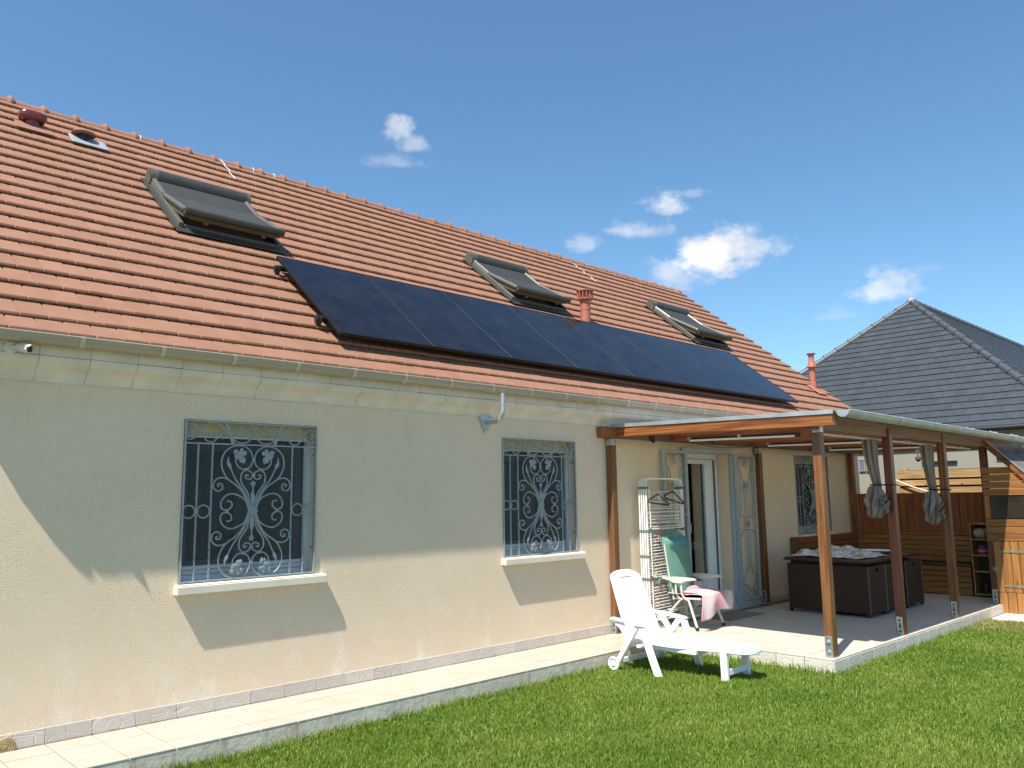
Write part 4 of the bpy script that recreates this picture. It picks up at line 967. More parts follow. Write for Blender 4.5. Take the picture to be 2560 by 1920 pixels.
# zinc gutter of the pergola
pgt = part_empty('gutter', pe)
def gz(x): return 2.428 - (x-7.9)*.0055
gb = MB(); GRR = .068; GYP = -2.905
for rr in (GRR, GRR-.003): gb.grid(lambda u, v: (7.93+7.1*v, GYP+rr*math.cos(PI*(1+u)), gz(7.93+7.1*v)+rr*math.sin(PI*(1+u))), 15, 12)
gb.tube([(7.93, GYP-GRR, gz(7.93)), (15.03, GYP-GRR, gz(15.03))], .009, 8); gb.build('channel', 'zincg', pgt, smooth=True)
e = MB().prism([(GYP+(GRR-.001)*math.cos(PI*(1+i/16)), gz(7.93)+(GRR-.001)*math.sin(PI*(1+i/16))) for i in range(17)], 7.932, 7.937, lambda a, b, c: (c, a, b)); e.build('end_cap', 'zinc', pgt, smooth=True)
for x in (9.25, 10.33, 11.36, 12.35, 13.4, 14.4):
    k = MB()
    k.grid(lambda u, v: (x-.010+.020*v, GYP+(GRR+.006)*math.cos(PI*(.98+1.02*u)), gz(x)+(GRR+.006)*math.sin(PI*(.98+1.02*u))), 14, 2); k.box(x-.012, x+.012, GYP-GRR-.013, GYP-GRR+.012, gz(x)+.002, gz(x)+.012); k.build('bracket', 'zincg', pgt, smooth=True)
for x, y in ((8.085, -2.556), (7.800, -.056), (11.315, -.058)):
    MB().box(x-.055, x+.020, y-.056, y-.047, 2.235, 2.315).box(x-.055, x-.0465, y-.046, y+.03, 2.235, 2.315).build('corner_bracket', 'plate', pe, bevel=.001)
# tube lights under the rafters
for i, (x, ya, yb, lb) in enumerate(((8.99, -.40, -1.86, 'white tube light under the first inner rafter, nearest the camera'), (10.985, -.42, -1.90, 'white tube light under the middle rafter, behind the near post'), (12.985, -.42, -1.90, 'white tube light under the far rafter, behind the hanging curtains'))):
    t = thing('tube_light', lb, 'tube light', (x, (ya+yb)/2, zb((ya+yb)/2)-.02), 'tube lights under the pergola')
    MB().bar((x, ya, zb(ya)-.018), (x, yb, zb(yb)-.018), .036, .022).build('tube', 'tube', t, bevel=.004)
    MB().bar((x+.026, ya+.05, zb(ya)+.005), (x+.026, yb-.03, zb(yb)+.005), .014, .040).build('housing', 'black', t)
    MB().box(x-.022, x+.022, yb-.05, yb-.002, zb(yb)-.032, zb(yb)+.008).build('end_cap', 'black', t, bevel=.003)
    for yy in (ya-.0, (ya+yb)/2): MB().box(x-.02, x+.032, yy-.02, yy+.02, zb(yy)-.004, zb(yy)+.03).build('clip', 'galv', t)
cbl = thing('cable', 'thin black cable sagging between the tube lights', 'cable', (9.8, -.35, 2.25))
mb = MB(); mb.tube(bez([(8.99, -.40, 2.31), (9.4, -.36, 2.275), (9.9, -.33, 2.262), (10.4, -.36, 2.285), (10.985, -.42, 2.32)], 6), .005, 5); mb.build('wire', 'black', cbl)
sn = thing('motion_sensor', 'small black motion sensor under the rafter beside the wall', 'sensor', (8.57, -.1, 2.33))
MB().box(8.53, 8.61, -.135, -.098, 2.31, 2.375).build('body', 'black', sn, bevel=.008); MB().ball((8.57, -.130, 2.315), .028, n=10).build('eye', 'black', sn, smooth=True)
rd = thing('curtain_rod', 'long pale curtain rod under the front beam of the pergola', 'curtain rod', (10.8, -2.44, 2.243))
MB().tube([(8.30, -2.435, 2.243), (13.2, -2.435, 2.235)], .013, 8).build('rod', 'creamtube', rd, smooth=True)
for x in (8.9, 10.75, 10.9, 12.9): MB().box(x-.012, x+.012, -2.455, -2.415, 2.225, 2.262).build('holder', 'galv', rd, bevel=.003)
# knotted curtains
def curtain(x, zk, zb_, label, seed, dx):
    t = thing('curtain', label, 'curtain', (x-.1, -2.42, zk), 'grey curtains knotted on the posts')
    rg = random.Random(seed); ph = [rg.uniform(0, 6) for _ in range(4)]
    Z0 = 2.232
    def fn(u, v):
        a = 2*PI*u; z = Z0 - (Z0-zk)*v; k = v**1.2
        w = .125*(1-k)+.042*k; dpt = .060*(1-k)+.042*k
        fold = 1 + .26*(1-.4*v)*math.sin(7*a+ph[0]+v*1.2) + .10*math.sin(13*a+ph[1])
        cx = x-.155 + .12*k - .035*math.sin(PI*v) + dx*v
        return (cx + w*math.cos(a)*fold, -2.425 + dpt*math.sin(a)*fold, z + .02*math.sin(3*a+ph[2])*v)
    m = MB(); m.grid(fn, 72, 26, True); m.build('drape', 'cloth', t, smooth=True)
    s = MB(); yb = -2.425
    for z in (zk+.01,): 
        s.tube([(x-.055, -2.62, z), (x+.055, -2.62, z), (x+.055, yb+.055, z+.006), (x-.10+dx, yb+.055, z+.006), (x-.10+dx, yb-.06, z+.004)], .009, 6, True)
    s.build('strap', 'black', t)
    hh = zk - zb_
    def kn(u, v):
        a = 2*PI*u; p = PI*(.03+.95*v); r = .118*(.25+.75*math.sin(p)**.8)*(1+.26*math.sin(6*a+ph[3]+3*v)+.16*math.sin(11*a+9*v+ph[1])+.14*math.sin(19*v+3*a+2*math.sin(2*a)))
        return (x-.11+dx*1.3 + r*math.cos(a) - .05*v, -2.43 + .75*r*math.sin(a), zk-.005 - hh*(.5-.5*math.cos(p))*1.0 + .012*math.sin(9*a))
    m = MB(); m.grid(kn, 84, 34, True); m.build('knot', 'cloth', t, smooth=True)
    f = MB()
    for q in range(9):
        a = q*.7+ph[0]; cx, cz = x-.13+dx*1.3, zb_+.40*hh
        def pet(u, v, a=a, q=q): 
            rr = .03+.085*v; b = a+(u-.5)*.75*(.5+v); return (cx+rr*math.cos(b), -2.520-.05*math.sin(PI*u)*v-.02*math.sin(q*2.1)-.02*v*math.sin(9*u), cz+rr*math.sin(b)*.9+.01*math.sin(9*u))
        f.grid(pet, 7, 6)
    f.build('ruffle', 'cloth', t, smooth=True)
curtain(9.85, 1.69, 1.335, 'grey curtain knotted low on the dark reddish post', 3, .0)
curtain(11.655, 1.63, 1.20, 'grey curtain knotted on the third, orange brown post', 8, .02)

# ------------------------------------------------------------------ fence, boards, neighbour
fe = thing('fence', 'dark red brown fence of vertical boards behind the bench', 'fence', (14.62, -1.2, 0))
y = -.12; i = 0
while y > -3.4:
    w = random.uniform(.108, .128); MB().box(14.60+random.uniform(0, .004), 14.622, y-w+.005, y, .02, 1.605+random.uniform(-.006, .006)).build('board', 'fence', fe, bevel=.005); y -= w
MB().box(14.6275, 14.633, -3.4, -.12, .03, 1.59).build('dark_gap_sheet', 'bench_dark', fe); MB().box(14.634, 14.67, -3.4, -.12, .5, .58).build('rail', 'fence', fe)  # dark sheet added behind the boards to stop light leaking through the gaps
bw = thing('board_wall', 'weathered horizontal timber boards rising above the fence', 'board wall', (15.62, -1.8, LZ))
zz = 1.02
for i, (h, gp) in enumerate(((.16, .03), (.16, .035), (.165, .03), (.105, .03), (.09, .04), (.145, 0))):
    for (ya, yb) in ((-.46, -2.05), (-2.06, -4.2)):
        MB().box(15.60, 15.64, yb, ya, zz, zz+h+random.uniform(-.008, .008)).build('board', 'raw', bw, bevel=.003)
    zz += h+gp
MB().box(15.70, 15.715, -4.2, -.46, LZ, 2.02).build('dark_gap_sheet', 'bench_dark', bw)  # dark sheet added so the gaps between the boards stay dark
for yy in (-.60, -1.05, -1.9, -3.0): MB().box(15.645, 15.69, yy-.04, yy+.04, LZ, 2.06).build('upright', 'raw', bw)
for yy in (-.95, -1.55): MB().box(15.590, 15.5995, yy-.015, yy+.015, 1.76, 1.79).build('clip', 'galv', bw)
hs = thing('bent_batten', 'pale thin batten bowed across the boards above the fence', 'batten', (15.5, -.7, 1.7))
mb = MB(); mb.tube(bez([(15.55, -.30, 1.90), (15.55, -.42, 1.855), (15.55, -.75, 1.71), (15.55, -1.06, 1.615), (15.55, -1.3, 1.57)], 5), .013, 6); mb.build('batten', 'creamtube', hs, smooth=True)
nb_ = thing('neighbour_house', 'pale neighbouring house with dark slate hip roof behind the pergola', 'house', (22.85, 1.55, LZ))
NX, NZ, NT = 18.5, 2.905, math.radians(41.5); NY0, NY1 = -2.80, 5.90; NA = (22.85, 1.55); NL = 12.0
MB().box(18.64, 18.64+NL+8, NY0+.32, NY1-.32, LZ-.3, NZ-.03).build('wall', 'nwall', nb_)
MB().box(18.50, 18.635, NY0, NY1, NZ-.09, NZ-.05).box(18.81, 39.0, NY0, NY0+.30, NZ-.09, NZ-.05).build('eave_board', 'ncream', nb_)
ng = MB(); ng.tube([(18.47, NY1, NZ-.02), (18.47, NY0-.03, NZ-.02)], .062, 10); ng.tube([(18.47, NY0-.03, NZ-.02), (39, NY0-.03, NZ-.02)], .062, 10); ng.build('gutter', 'black', nb_, smooth=True)
rdg = NZ + (NA[0]-NX)*math.tan(NT)
nr = MB(); nr.add([(NX, NY0, NZ-.03), (NX, NY1, NZ-.03), (NA[0], NA[1], rdg-.03), (39, NY0, NZ-.03), (39, NY1, NZ-.03), (39, NA[1], rdg-.03)], [(0, 1, 2), (0, 2, 5, 3), (1, 4, 5, 2), (0, 3, 4, 1), (3, 5, 4)])
nro = nr.build('roof', 'void', nb_)
TSN = .2395; TWN = .232; cN, sN = math.cos(NT), math.sin(NT)
def FP(y, s, n): return (NX + s*cN - n*sN, y, NZ + s*sN + n*cN)
def SP(x, s, n): return (x, NY0 + s*cN - n*sN, NZ + s*sN + n*cN)
def slate(mb, p, s, w, fn, clip):
    a0, a1 = clip(s); b0, b1 = clip(s+TSN+.02)
    l0, l1 = max(p, a0), min(p+w-.004, a1); m0, m1 = max(p, b0), min(p+w-.004, b1)
    if l1-l0 < .02: return False
    if m1 < m0: m0 = m1 = min(max((m0+m1)/2, l0), l1)
    P = [fn(l0, s, .022), fn(l1, s, .022), fn(m1, s+TSN+.02, .001), fn(m0, s+TSN+.02, .001), fn(l0, s, .004), fn(l1, s, .004)]
    mb.add(P, [(0, 1, 2, 3), (4, 5, 1, 0)]); return True
SN = (NA[0]-NX)/cN
clipF = lambda s: (NY0 + s*cN, NY1 - s*cN); clipS = lambda s: (NX + s*cN, 39.0)
cells = []
for r in range(25):
    s = r*TSN; p = NY0 + (TWN/2 if r % 2 else 0)
    while p < NY1: cells.append((p, s)); p += TWN
def vis_key(c):
    p = project(FP(c[0]+.11, c[1]+.1, .02)); a, b = clipF(c[1])
    if p is None or p[0] > 2600 or p[0] < 2000 or p[1] > 1080 or c[0] < a or c[0]+TWN > b: return 1e9
    if p[1] > 1150 or (p[1] > 1020 and p[0] < 2150): return 1e9
    return p[2]
cells.sort(key=vis_key)
sme = MB(); sme.add([(0, 0, .022), (0, -(TWN-.004), .022), ((TSN+.02)*1.0, -(TWN-.004), .001), (TSN+.02, 0, .001), (0, 0, .004), (0, -(TWN-.004), .004), ((TSN+.02), -(TWN-.004), -.008), (TSN+.02, 0, -.008)], [(0, 1, 2, 3), (4, 5, 1, 0), (0, 3, 7, 4), (1, 5, 6, 2)])
sme = sme.mesh('roof_slate', 'slate')
for c in cells[:300]:
    o = bpy.data.objects.new('roof_slate', sme); COL.objects.link(o); o.parent = nro; o.location = Vector(FP(c[0]+TWN, c[1], 0)) - wloc(nro); o.rotation_euler = (0, -NT + random.gauss(0, .004), random.gauss(0, .003))
mb = MB()
for c in cells[300:]: slate(mb, c[0], c[1], TWN, FP, clipF)
for r in range(25):
    s = r*TSN; p = NX + (TWN/2 if r % 2 else 0)
    while p < 33: slate(mb, p, s, TWN, SP, clipS); p += TWN
mb.build('roof_slates', 'slate', nro, kind='stuff')
def hip(a, b, step, parent):
    a, b = Vector(a), Vector(b); d = (b-a); n = int(d.length/step); d.normalize()
    q = d.to_track_quat('X', 'Z'); hm = MB()
    for r0_, r1_, x0, x1 in ((.085, .080, 0, step*.88), (.080, .10, step*.88, step*.89), (.10, .10, step*.89, step)): hm.grid(lambda u, v: (x0+(x1-x0)*v, math.cos(PI*(-.1+1.2*u))*(r0_+(r1_-r0_)*v), math.sin(PI*(-.1+1.2*u))*(r0_+(r1_-r0_)*v)), 9, 2)
    me = hm.mesh('hip_tile', 'slateridge', smooth=True)
    for i in range(n):
        o = bpy.data.objects.new('hip_tile', me); COL.objects.link(o); o.parent = parent; o.location = a + d*step*i - wloc(parent); o.rotation_euler = q.to_euler()
hip((NX, NY0, NZ+.01), (NA[0], NA[1], rdg), .40, nro); hip((NX, NY1, NZ+.01), (NA[0], NA[1], rdg), .40, nro); hip((NA[0]+.1, NA[1], rdg), (35, NA[1], rdg), .40, nro)
MB().ball((NA[0], NA[1], rdg+.03), .14, (1, 1, .8), 10).build('apex_cap', 'galv', nro, smooth=True)
for dy in (0, .158):
    yy = 1.445-dy; MB().box(18.6150, 18.6390, yy-.048, yy+.048, 2.13, 2.36).build('vent', 'vent', nb_); MB().box(18.6050, 18.6395, yy-.07, yy-.05, 2.11, 2.38).box(18.6050, 18.6395, yy+.05, yy+.07, 2.11, 2.38).box(18.6050, 18.6395, yy-.0495, yy+.0495, 2.362, 2.38).box(18.6050, 18.6395, yy-.0495, yy+.0495, 2.11, 2.128).build('vent_frame', 'nwall', nb_)
for (ya, yb, z) in ((-.55, .15, 2.22), (-1.9, -1.3, 2.26)): MB().box(18.6000, 18.6390, ya, yb, z, z+.05).build('slot_vent', 'black', nb_)
dc = thing('dome_camera', 'small white dome camera hanging under the far rafter', 'camera', (14.065, -1.40, 2.20))
MB().lathe([(.03, .142), (.03, .10), (.012, .09), (.012, .0)], (14.065, -1.40, 2.170), 12).build('stem', 'cream', dc, smooth=True)
MB().lathe([(.02, .04), (.045, .025), (.048, 0), (.042, -.015)], (14.065, -1.40, 2.160), 16).build('shell', 'cream', dc, smooth=True); MB().lathe([(.040, -.0155), (.033, -.035), (.012, -.047)], (14.065, -1.40, 2.160), 14).build('dome', 'black', dc, smooth=True)

# ------------------------------------------------------------------ bench, shelf, shed
be = thing('corner_bench', 'wooden L shaped corner bench with plank back along wall and fence', 'bench', (14.3, -1.0, 0))
zz = .495
for h in (.088, .084, .084, .084, .084):
    MB().box(14.505, 14.535, -2.035, -.112, zz, zz+h-.009).build('back_plank', 'bench_y', be, bevel=.004)
    MB().box(12.34, 14.50, -.092, -.062, zz, zz+h-.009).build('back_plank', 'bench_x', be, bevel=.004); zz += h
MB().box(14.49, 14.585, -2.045, -.10, zz, zz+.025).build('top_rail', 'bench_y', be, bevel=.003)
MB().box(12.25, 12.335, -.115, -.013, .02, zz+.018).build('end_post', 'pole', be, bevel=.003)
MB().box(12.336, 14.489, -.10, -.013, zz-.01, zz+.015).build('top_rail', 'bench_x', be, bevel=.003)
MB().box(14.115, 14.503, -2.03, -.60, .452, .482).build('seat', 'bench_dark', be, bevel=.003)
MB().box(12.34, 14.503, -.595, -.095, .452, .482).build('seat', 'bench_dark', be, bevel=.003)
MB().box(14.5355, 14.545, -2.03, -.12, .49, .92).build('dark_gap_sheet', 'bench_dark', be); MB().box(12.345, 14.49, -.0615, -.055, .49, .92).build('dark_gap_sheet', 'bench_dark', be); MB().box(14.1635, 14.17, -1.99, -.60, .01, .45).build('dark_gap_sheet', 'bench_dark', be)  # dark sheets added behind the planks to put shade into their gaps
zz = .012
for h in (.105, .088, .086, .082, .078):
    MB().box(14.14, 14.163, -2.015, -.58, zz, zz+h-.009).build('front_plank', 'bench_y', be, bevel=.004)
    MB().box(14.1631, 14.50, -2.016, -1.993, zz, zz+h-.009).build('end_plank', 'bench_x', be, bevel=.004)
    MB().box(12.36, 14.135, -.572, -.55, zz, zz+h-.009).build('front_plank', 'bench_x', be, bevel=.004); zz += h
sh = thing('shelf_unit', 'narrow open wooden shelf unit between the bench and the shed', 'shelf', (14.3, -2.25, 0))
MB().box(14.10, 14.45, -2.075, -2.057, .03, 1.12).build('side_panel', 'shelfwood', sh); MB().box(14.10, 14.45, -2.47, -2.452, .03, 1.12).build('side_panel', 'shelfwood', sh)
for z in (.03, .375, .62, .865, 1.102): MB().box(14.10, 14.45, -2.451, -2.076, z, z+.018).build('shelf', 'shelfwood', sh)
MB().box(14.4505, 14.458, -2.47, -2.057, .03, 1.12).build('back_panel', 'bench_dark', sh)
ht = thing('woolly_hat', 'purple and pale striped woolly hat on the third shelf', 'hat', (14.22, -2.18, .638))
MB().lathe([(.075, 0), (.080, .03), (.080, .045)], (14.22, -2.19, .640), 16).build('brim', 'hat', ht, smooth=True); MB().lathe([(.079, .0452), (.078, .075)], (14.22, -2.19, .640), 16).build('band', 'peg_rose', ht, smooth=True)
MB().lathe([(.078, .0752), (.066, .12), (.04, .148), (.01, .155)], (14.22, -2.19, .640), 16).build('crown', 'hat', ht, smooth=True)
rl = thing('white_bundle', 'crumpled white cloth bundle on the top shelf', 'cloth', (14.2, -2.15, .883))
def bun(u, v): a = 2*PI*u; p = PI*(.03+.94*v); r = 1+.18*math.sin(5*a+4*v)+.1*math.sin(9*a); return (14.20+.085*math.sin(p)*math.cos(a)*r, -2.19+.10*math.sin(p)*math.sin(a)*r, .968-.082*math.cos(p))
m = MB(); m.grid(bun, 32, 12, True); m.build('bundle', 'shoe', rl, smooth=True)
sh_ = thing('shoe', 'pale shoe on the second shelf from the bottom', 'shoe', (14.2, -2.33, .40))
MB().lathe([(.02, 0), (.045, .02), (.042, .05), (.02, .07)], (14.2, -2.36, .395), 12).ball((14.15, -2.34, .425), .045, (1.6, .8, .6), 10).build('upper', 'shoe', sh_, smooth=True); MB().box(14.08, 14.24, -2.385, -2.315, .3935, .405).build('sole', 'black', sh_, bevel=.004)
jr = thing('glass_jar', 'dark glass jar on the lowest shelf', 'jar', (14.2, -2.2, .05))
MB().lathe([(.06, 0), (.065, .02), (.065, .12), (.045, .145)], (14.2, -2.2, .0485), 16).build('body', 'jar', jr, smooth=True); MB().lathe([(.048, .1455), (.048, .17)], (14.2, -2.2, .0485), 16).build('lid', 'black', jr)
se = thing('garden_shed', 'wooden lean-to shed with plank side, small pane and strap hinged door', 'shed', (13.4, -3.3, LZ))
SX = 13.36
def roofz(y): return 2.300 - (-2.68 - y)*1.06        # underside of the sloping roof along the side
def plank(y0, y1, z0, z1, mat='shed_y', nm='plank'):
    y1_ = min(y1, -2.68 - (2.300 - z1 - .10)/1.06) if False else y1
    # clip against the slope at the outer end
    pts = [(y1, z0), (y0, z0), (y0, z1), (y1, z1)]
    lim0 = -2.68 - (2.22 - z0)/1.06; lim1 = -2.68 - (2.22 - z1)/1.06
    a0, a1 = max(y0, lim0), max(y0, lim1)
    if a0 >= y1: return
    a1 = min(a1, y1-.01)
    MB().prism([(y1, z0), (a0, z0), (a1, z1), (y1, z1)], SX, SX+.022, lambda a, b, c: (c, a, b)).build(nm, mat, se, bevel=.004)
zz = 1.552
for h in (.104, .102, .104, .104): plank(-4.6, -2.517, zz, zz+h-.007); zz += h
zz = .897
for h in (.104, .107, .105): plank(-4.6, -2.512, zz, zz+h-.007); zz += h
MB().box(SX-.012, SX+.020, -2.590, -2.525, .897+.325, 1.548).build('trim', 'shed_z', se, bevel=.002)
MB().box(SX+.012, SX+.016, -3.35, -2.592, 1.225, 1.545).build('pane', 'pane', se); MB().box(SX+.030, SX+.040, -3.5, -2.59, 1.0, 1.56).build('pane_backing', 'bench_dark', se)
MB().box(SX+.004, SX+.026, -2.668, -2.645, 1.225, 1.548).build('mullion', 'bench_dark', se)
y = -2.585
door = MB()
ii = 0
do = part_empty('door', se)
while y > -3.7:
    w = .108; MB().box(SX+.001, SX+.022, y-w+.006, y, .176, .890).build('board', 'shed_z', do, bevel=.004); y -= w
y = -2.60
while y > -4.4:
    w = .112; MB().box(SX+.003, SX+.024, y-w+.006, y, LZ+.005, .170).build('base_board', 'shed_z', se, bevel=.004); y -= w
for z in (.75, .265):
    MB().prism([(-2.655, z), (-2.66, z+.012), (-3.05, z+.022), (-3.05, z-.022), (-2.66, z-.012)], SX-.006, SX+.0008, lambda a, b, c: (c, a, b)).lathe([(.008, 0), (.006, .004)], (SX-.006, -2.80, z), 8, (-1, 0, 0)).lathe([(.008, 0), (.006, .004)], (SX-.006, -2.95, z), 8, (-1, 0, 0)).build('strap_hinge', 'hinge', do)
MB().box(SX-.008, SX+.0008, -2.63, -2.555, .475, .52).box(SX-.010, SX+.0008, -2.612, -2.585, .45, .545).lathe([(.010, 0), (.010, .025)], (SX-.008, -2.60, .50), 8, (-1, 0, 0)).build('latch', 'hinge', do, bevel=.002)
# rafter and sloping roof
def sl_(y0, y1, d0, d1, x0, x1): return [(x, y, roofz(y)+d) for x in (x0, x1) for y in (y0, y1) for d in (d0, d1)], [(0, 1, 3, 2), (4, 6, 7, 5), (0, 4, 5, 1), (2, 3, 7, 6), (0, 2, 6, 4), (1, 5, 7, 3)]
MB().add(*sl_(-2.55, -4.5, -.13, -.012, SX-.03, SX+.045)).build('rafter', 'beam_y', se, bevel=.004)
MB().add(*sl_(-2.66, -4.6, -.010, .006, SX-.045, SX-.030)).build('edge_strip', 'zinc', se)
rr = MB()
rr.grid(lambda u, v: (SX-.029+2.2*u, -2.655-1.95*v, roofz(-2.655-1.95*v)+.004+.009*math.sin(u*2.2*2*PI/.076)), 220, 2); rr.build('roof_sheet', 'solarroof', se, smooth=True)
MB().box(SX+.03, SX+2.1, -4.55, -4.5, LZ, .36).box(SX+2.1, SX+2.14, -4.5, -2.6, LZ, 1.6).build('far_wall', 'shed_z', se)

# ------------------------------------------------------------------ brown rattan table with tucked chairs
ta = thing('rattan_table', 'large dark brown rattan table with overhanging top, under the pergola', 'table', (11.7, -1.2, 0))
MB().box(10.835, 12.60, -1.795, -.645, .712, .742).build('table_top', 'rattan_top', ta, bevel=.005)
MB().box(10.815, 12.62, -1.815, -.625, .700, .7115).build('apron', 'rattan_top', ta, bevel=.003)
MB().box(10.862, 10.915, -1.765, -.665, .045, .655).build('end_panel', 'rattan', ta, bevel=.006); MB().box(12.50, 12.55, -1.24, -.665, .045, .655).build('end_panel', 'rattan', ta, bevel=.006)
MB().box(10.93, 12.49, -1.15, -1.10, .05, .69).build('core_panel', 'rattan', ta)
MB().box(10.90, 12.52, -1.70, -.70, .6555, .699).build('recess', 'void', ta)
for x, y in ((10.862, -1.765), (10.862, -.705), (12.51, -.705)): MB().box(x, x+.04, y, y+.04, .0, .0445).build('foot', 'rattan', ta)
def rattan_chair(x0, w, label):
    t = thing('rattan_chair', label, 'chair', (x0+w/2, -1.6, 0), 'brown rattan chairs tucked under the table')
    b = MB(); y0, y1 = -1.800, -1.745; zl, zh = .045, .655; hx0, hx1, hz0, hz1 = x0+w/2-.045, x0+w/2+.045, .575, .625
    b.box(x0, x0+w, y0, y1, zl, hz0).box(x0, hx0, y0, y1, hz0, zh).box(hx1, x0+w, y0, y1, hz0, zh).box(hx0, hx1, y0, y1, hz1, zh)
    b.build('backrest', 'rattan', t)
    for xx in (x0+.004, x0+w-.004): MB().tube([(xx, y0+.003, zl), (xx, y0+.003, zh)], .008, 6).build('piping', 'piping', t)
    MB().box(hx0+.001, hx1-.001, y0+.03, y1-.002, hz0+.001, hz1-.001).build('hand_slot', 'void', t)
    MB().box(x0+.01, x0+w-.01, -1.74, -1.25, .045, .40).build('seat', 'rattan', t, bevel=.01)
    for xx in (x0+.004, x0+w-.044):
        for yy in (-1.795, -1.30): MB().box(xx, xx+.04, yy, yy+.04, 0, .0445).build('foot', 'rattan_top', t)
rattan_chair(10.857, .548, 'brown rattan chair at the near corner of the table, with a square hand slot'); rattan_chair(11.415, .585, 'middle brown rattan chair, half hidden by the dark reddish post'); rattan_chair(12.10, .62, 'brown rattan chair at the far right end of the table')
def clothz(x, y):
    return .014 + .10*math.exp(-((x-11.55)/.38)**2-((y+1.05)/.30)**2) + .055*math.exp(-((x-11.0)/.16)**2-((y+.86)/.2)**2)
fc = thing('patterned_cloth', 'crumpled grey and white patterned tablecloth heaped on the brown table', 'cloth', (11.5, -1.2, .742))
from mathutils import noise as mno
def cl(u, v):
    x = 10.88 + 1.45*u; y = -1.74 + 1.03*v
    k = 1-max(0, (u-.55)/.45)*.55*(1-v)
    y = -.71 - (.71+.32)*(1-v)*k
    n = mno.fractal(Vector((x*5, y*7, .3)), 1.0, 2.0, 4); n2 = abs(mno.noise(Vector((x*5.5+3, y*4.5, 1.2))))
    e = min(1, min(u, 1-u, v, 1-v)*9)
    return (x+.012*n, y+.012*n2, .7445 + (clothz(x, y) + .02*n + .085*n2)*(.25+.75*e) * .9 + .004)
mb = MB(); mb.grid(cl, 90, 64); 
mb.v = [(a, b, max(c, .7445)) for a, b, c in mb.v]
mb.build('cloth', 'foil', fc, smooth=True)
ty = thing('oval_tray', 'white oval tray at the far end of the brown table', 'tray', (12.36, -1.35, .742))
mb = MB(); mb.grid(lambda u, v: (12.33+.20*math.cos(2*PI*u)*(.02+.98*v), -1.33+.30*math.sin(2*PI*u)*(.02+.98*v), .748+.032*v**4), 30, 8, True); mb.grid(lambda u, v: (12.33+.20*math.cos(2*PI*u)*(.02+.98*(1-v)), -1.33+.30*math.sin(2*PI*u)*(.02+.98*(1-v)), .744+.032*(1-v)**4), 30, 8, True); mb.build('tray', 'plastic', ty, smooth=True)

# ------------------------------------------------------------------ drying rack with hangers and pegs
dk = thing('drying_rack', 'white folded tower clothes rack leaning by the door', 'drying rack', (8.51, -.2, 0))
RX0, RX1 = 8.285, 9.070
def rk(y, x0, x1, z0, z1, rad=.085, r=.0105):
    pts = [(x0, y, z0)] + [(x0, y, z1-rad)] + [(x0+rad-rad*math.cos(t), y, z1-rad+rad*math.sin(t)) for t in [PI/2*i/5 for i in range(1, 6)]] + [(x1-rad+rad*math.sin(t), y, z1-rad+rad*math.cos(t)) for t in [PI/2*i/5 for i in range(0, 6)]] + [(x1, y, z0)]
    m = MB(); m.tube(pts, r, 8); m.build('tube_frame', 'rack', dk, smooth=True)
ys_ = (-.090, -.125, -.160, -.195)
for i, y in enumerate(ys_): rk(y, RX0-.0, RX1-.0, .01, 1.83)
def wires(y, z0, z1, n, x0=RX0+.01, x1=RX1-.01, tilt=0, nm='wire'):
    for i in range(n):
        z = z0+(z1-z0)*i/(n-1); m = MB(); m.tube([(x0, y, z-tilt), (x1, y, z+tilt)], .0048, 5); m.build(nm, 'rack', dk)
def wing(y, z0, z1, n, tl):
    x0, x1 = RX0+.045, RX1-.05
    m = MB(); m.tube([(x0, y, z1), (x0+.01, y, z0+.02), (x0+.03, y, z0), (x1-.03, y, z0), (x1-.01, y, z0+.02), (x1, y, z1)], .0075, 7); m.build('wing_frame', 'rack', dk, smooth=True)
    wires(y, z0+.03, z1-.07, n, x0, x1, tl)
wing(-.212, 1.205, 1.70, 10, .0); wing(-.212, .62, 1.16, 13, .010); wing(-.212, .10, .57, 11, .008)
for y, dz, tl in ((-.090, .01, .0), (-.150, .0, .012)):
    wires(y, 1.22+dz, 1.66+dz, 8, tilt=tl); wires(y, .64+dz, 1.12+dz, 9, tilt=tl); wires(y, .10+dz, .54+dz, 8, tilt=tl)
for z in (1.715, 1.185, .875, .60, .06):
    for x in (RX0, RX1):
        MB().box(x-.016, x+.016, -.222, -.078, z-.016, z+.016).build('joint', 'joint' if z > .5 else 'rack', dk, bevel=.004)
ra = MB()
for y in ys_: ra.tube([(RX0, y, .012), (RX1, y, .012)], .009, 6)
ra.build('foot_bar', 'rack', dk)
def hanger(x, z, y, ang, label):
    t = thing('coat_hanger', label, 'hanger', (x, y, z), 'black coat hangers on the drying rack')
    c, s = math.cos(ang), math.sin(ang); P = lambda a, b: (x + a*c - b*s*.15, y - abs(a)*.05 - .01, z + b + a*s)
    m = MB(); m.tube(bez([P(.0, -.03), P(-.10, -.075), P(-.205, -.125), P(-.195, -.148), P(0, -.150), P(.195, -.148), P(.205, -.125), P(.10, -.075), P(0, -.03)], 4), .0085, 6, True); m.build('body', 'black', t, smooth=True)
    h = MB(); h.tube(bez([P(0, -.03), P(0, .0), P(.022, .018), P(.012, .045), P(-.015, .045), P(-.022, .030)], 4), .003, 5); h.build('hook', 'galv', t)
hanger(8.490, 1.665, -0.215, -.10, 'lower left black coat hanger on the drying rack'); hanger(8.810, 1.70, -0.225, -.22, 'black coat hanger tilted at the right of the drying rack'); hanger(8.870, 1.70, -0.180, -.18, 'black coat hanger just behind the right tilted one')
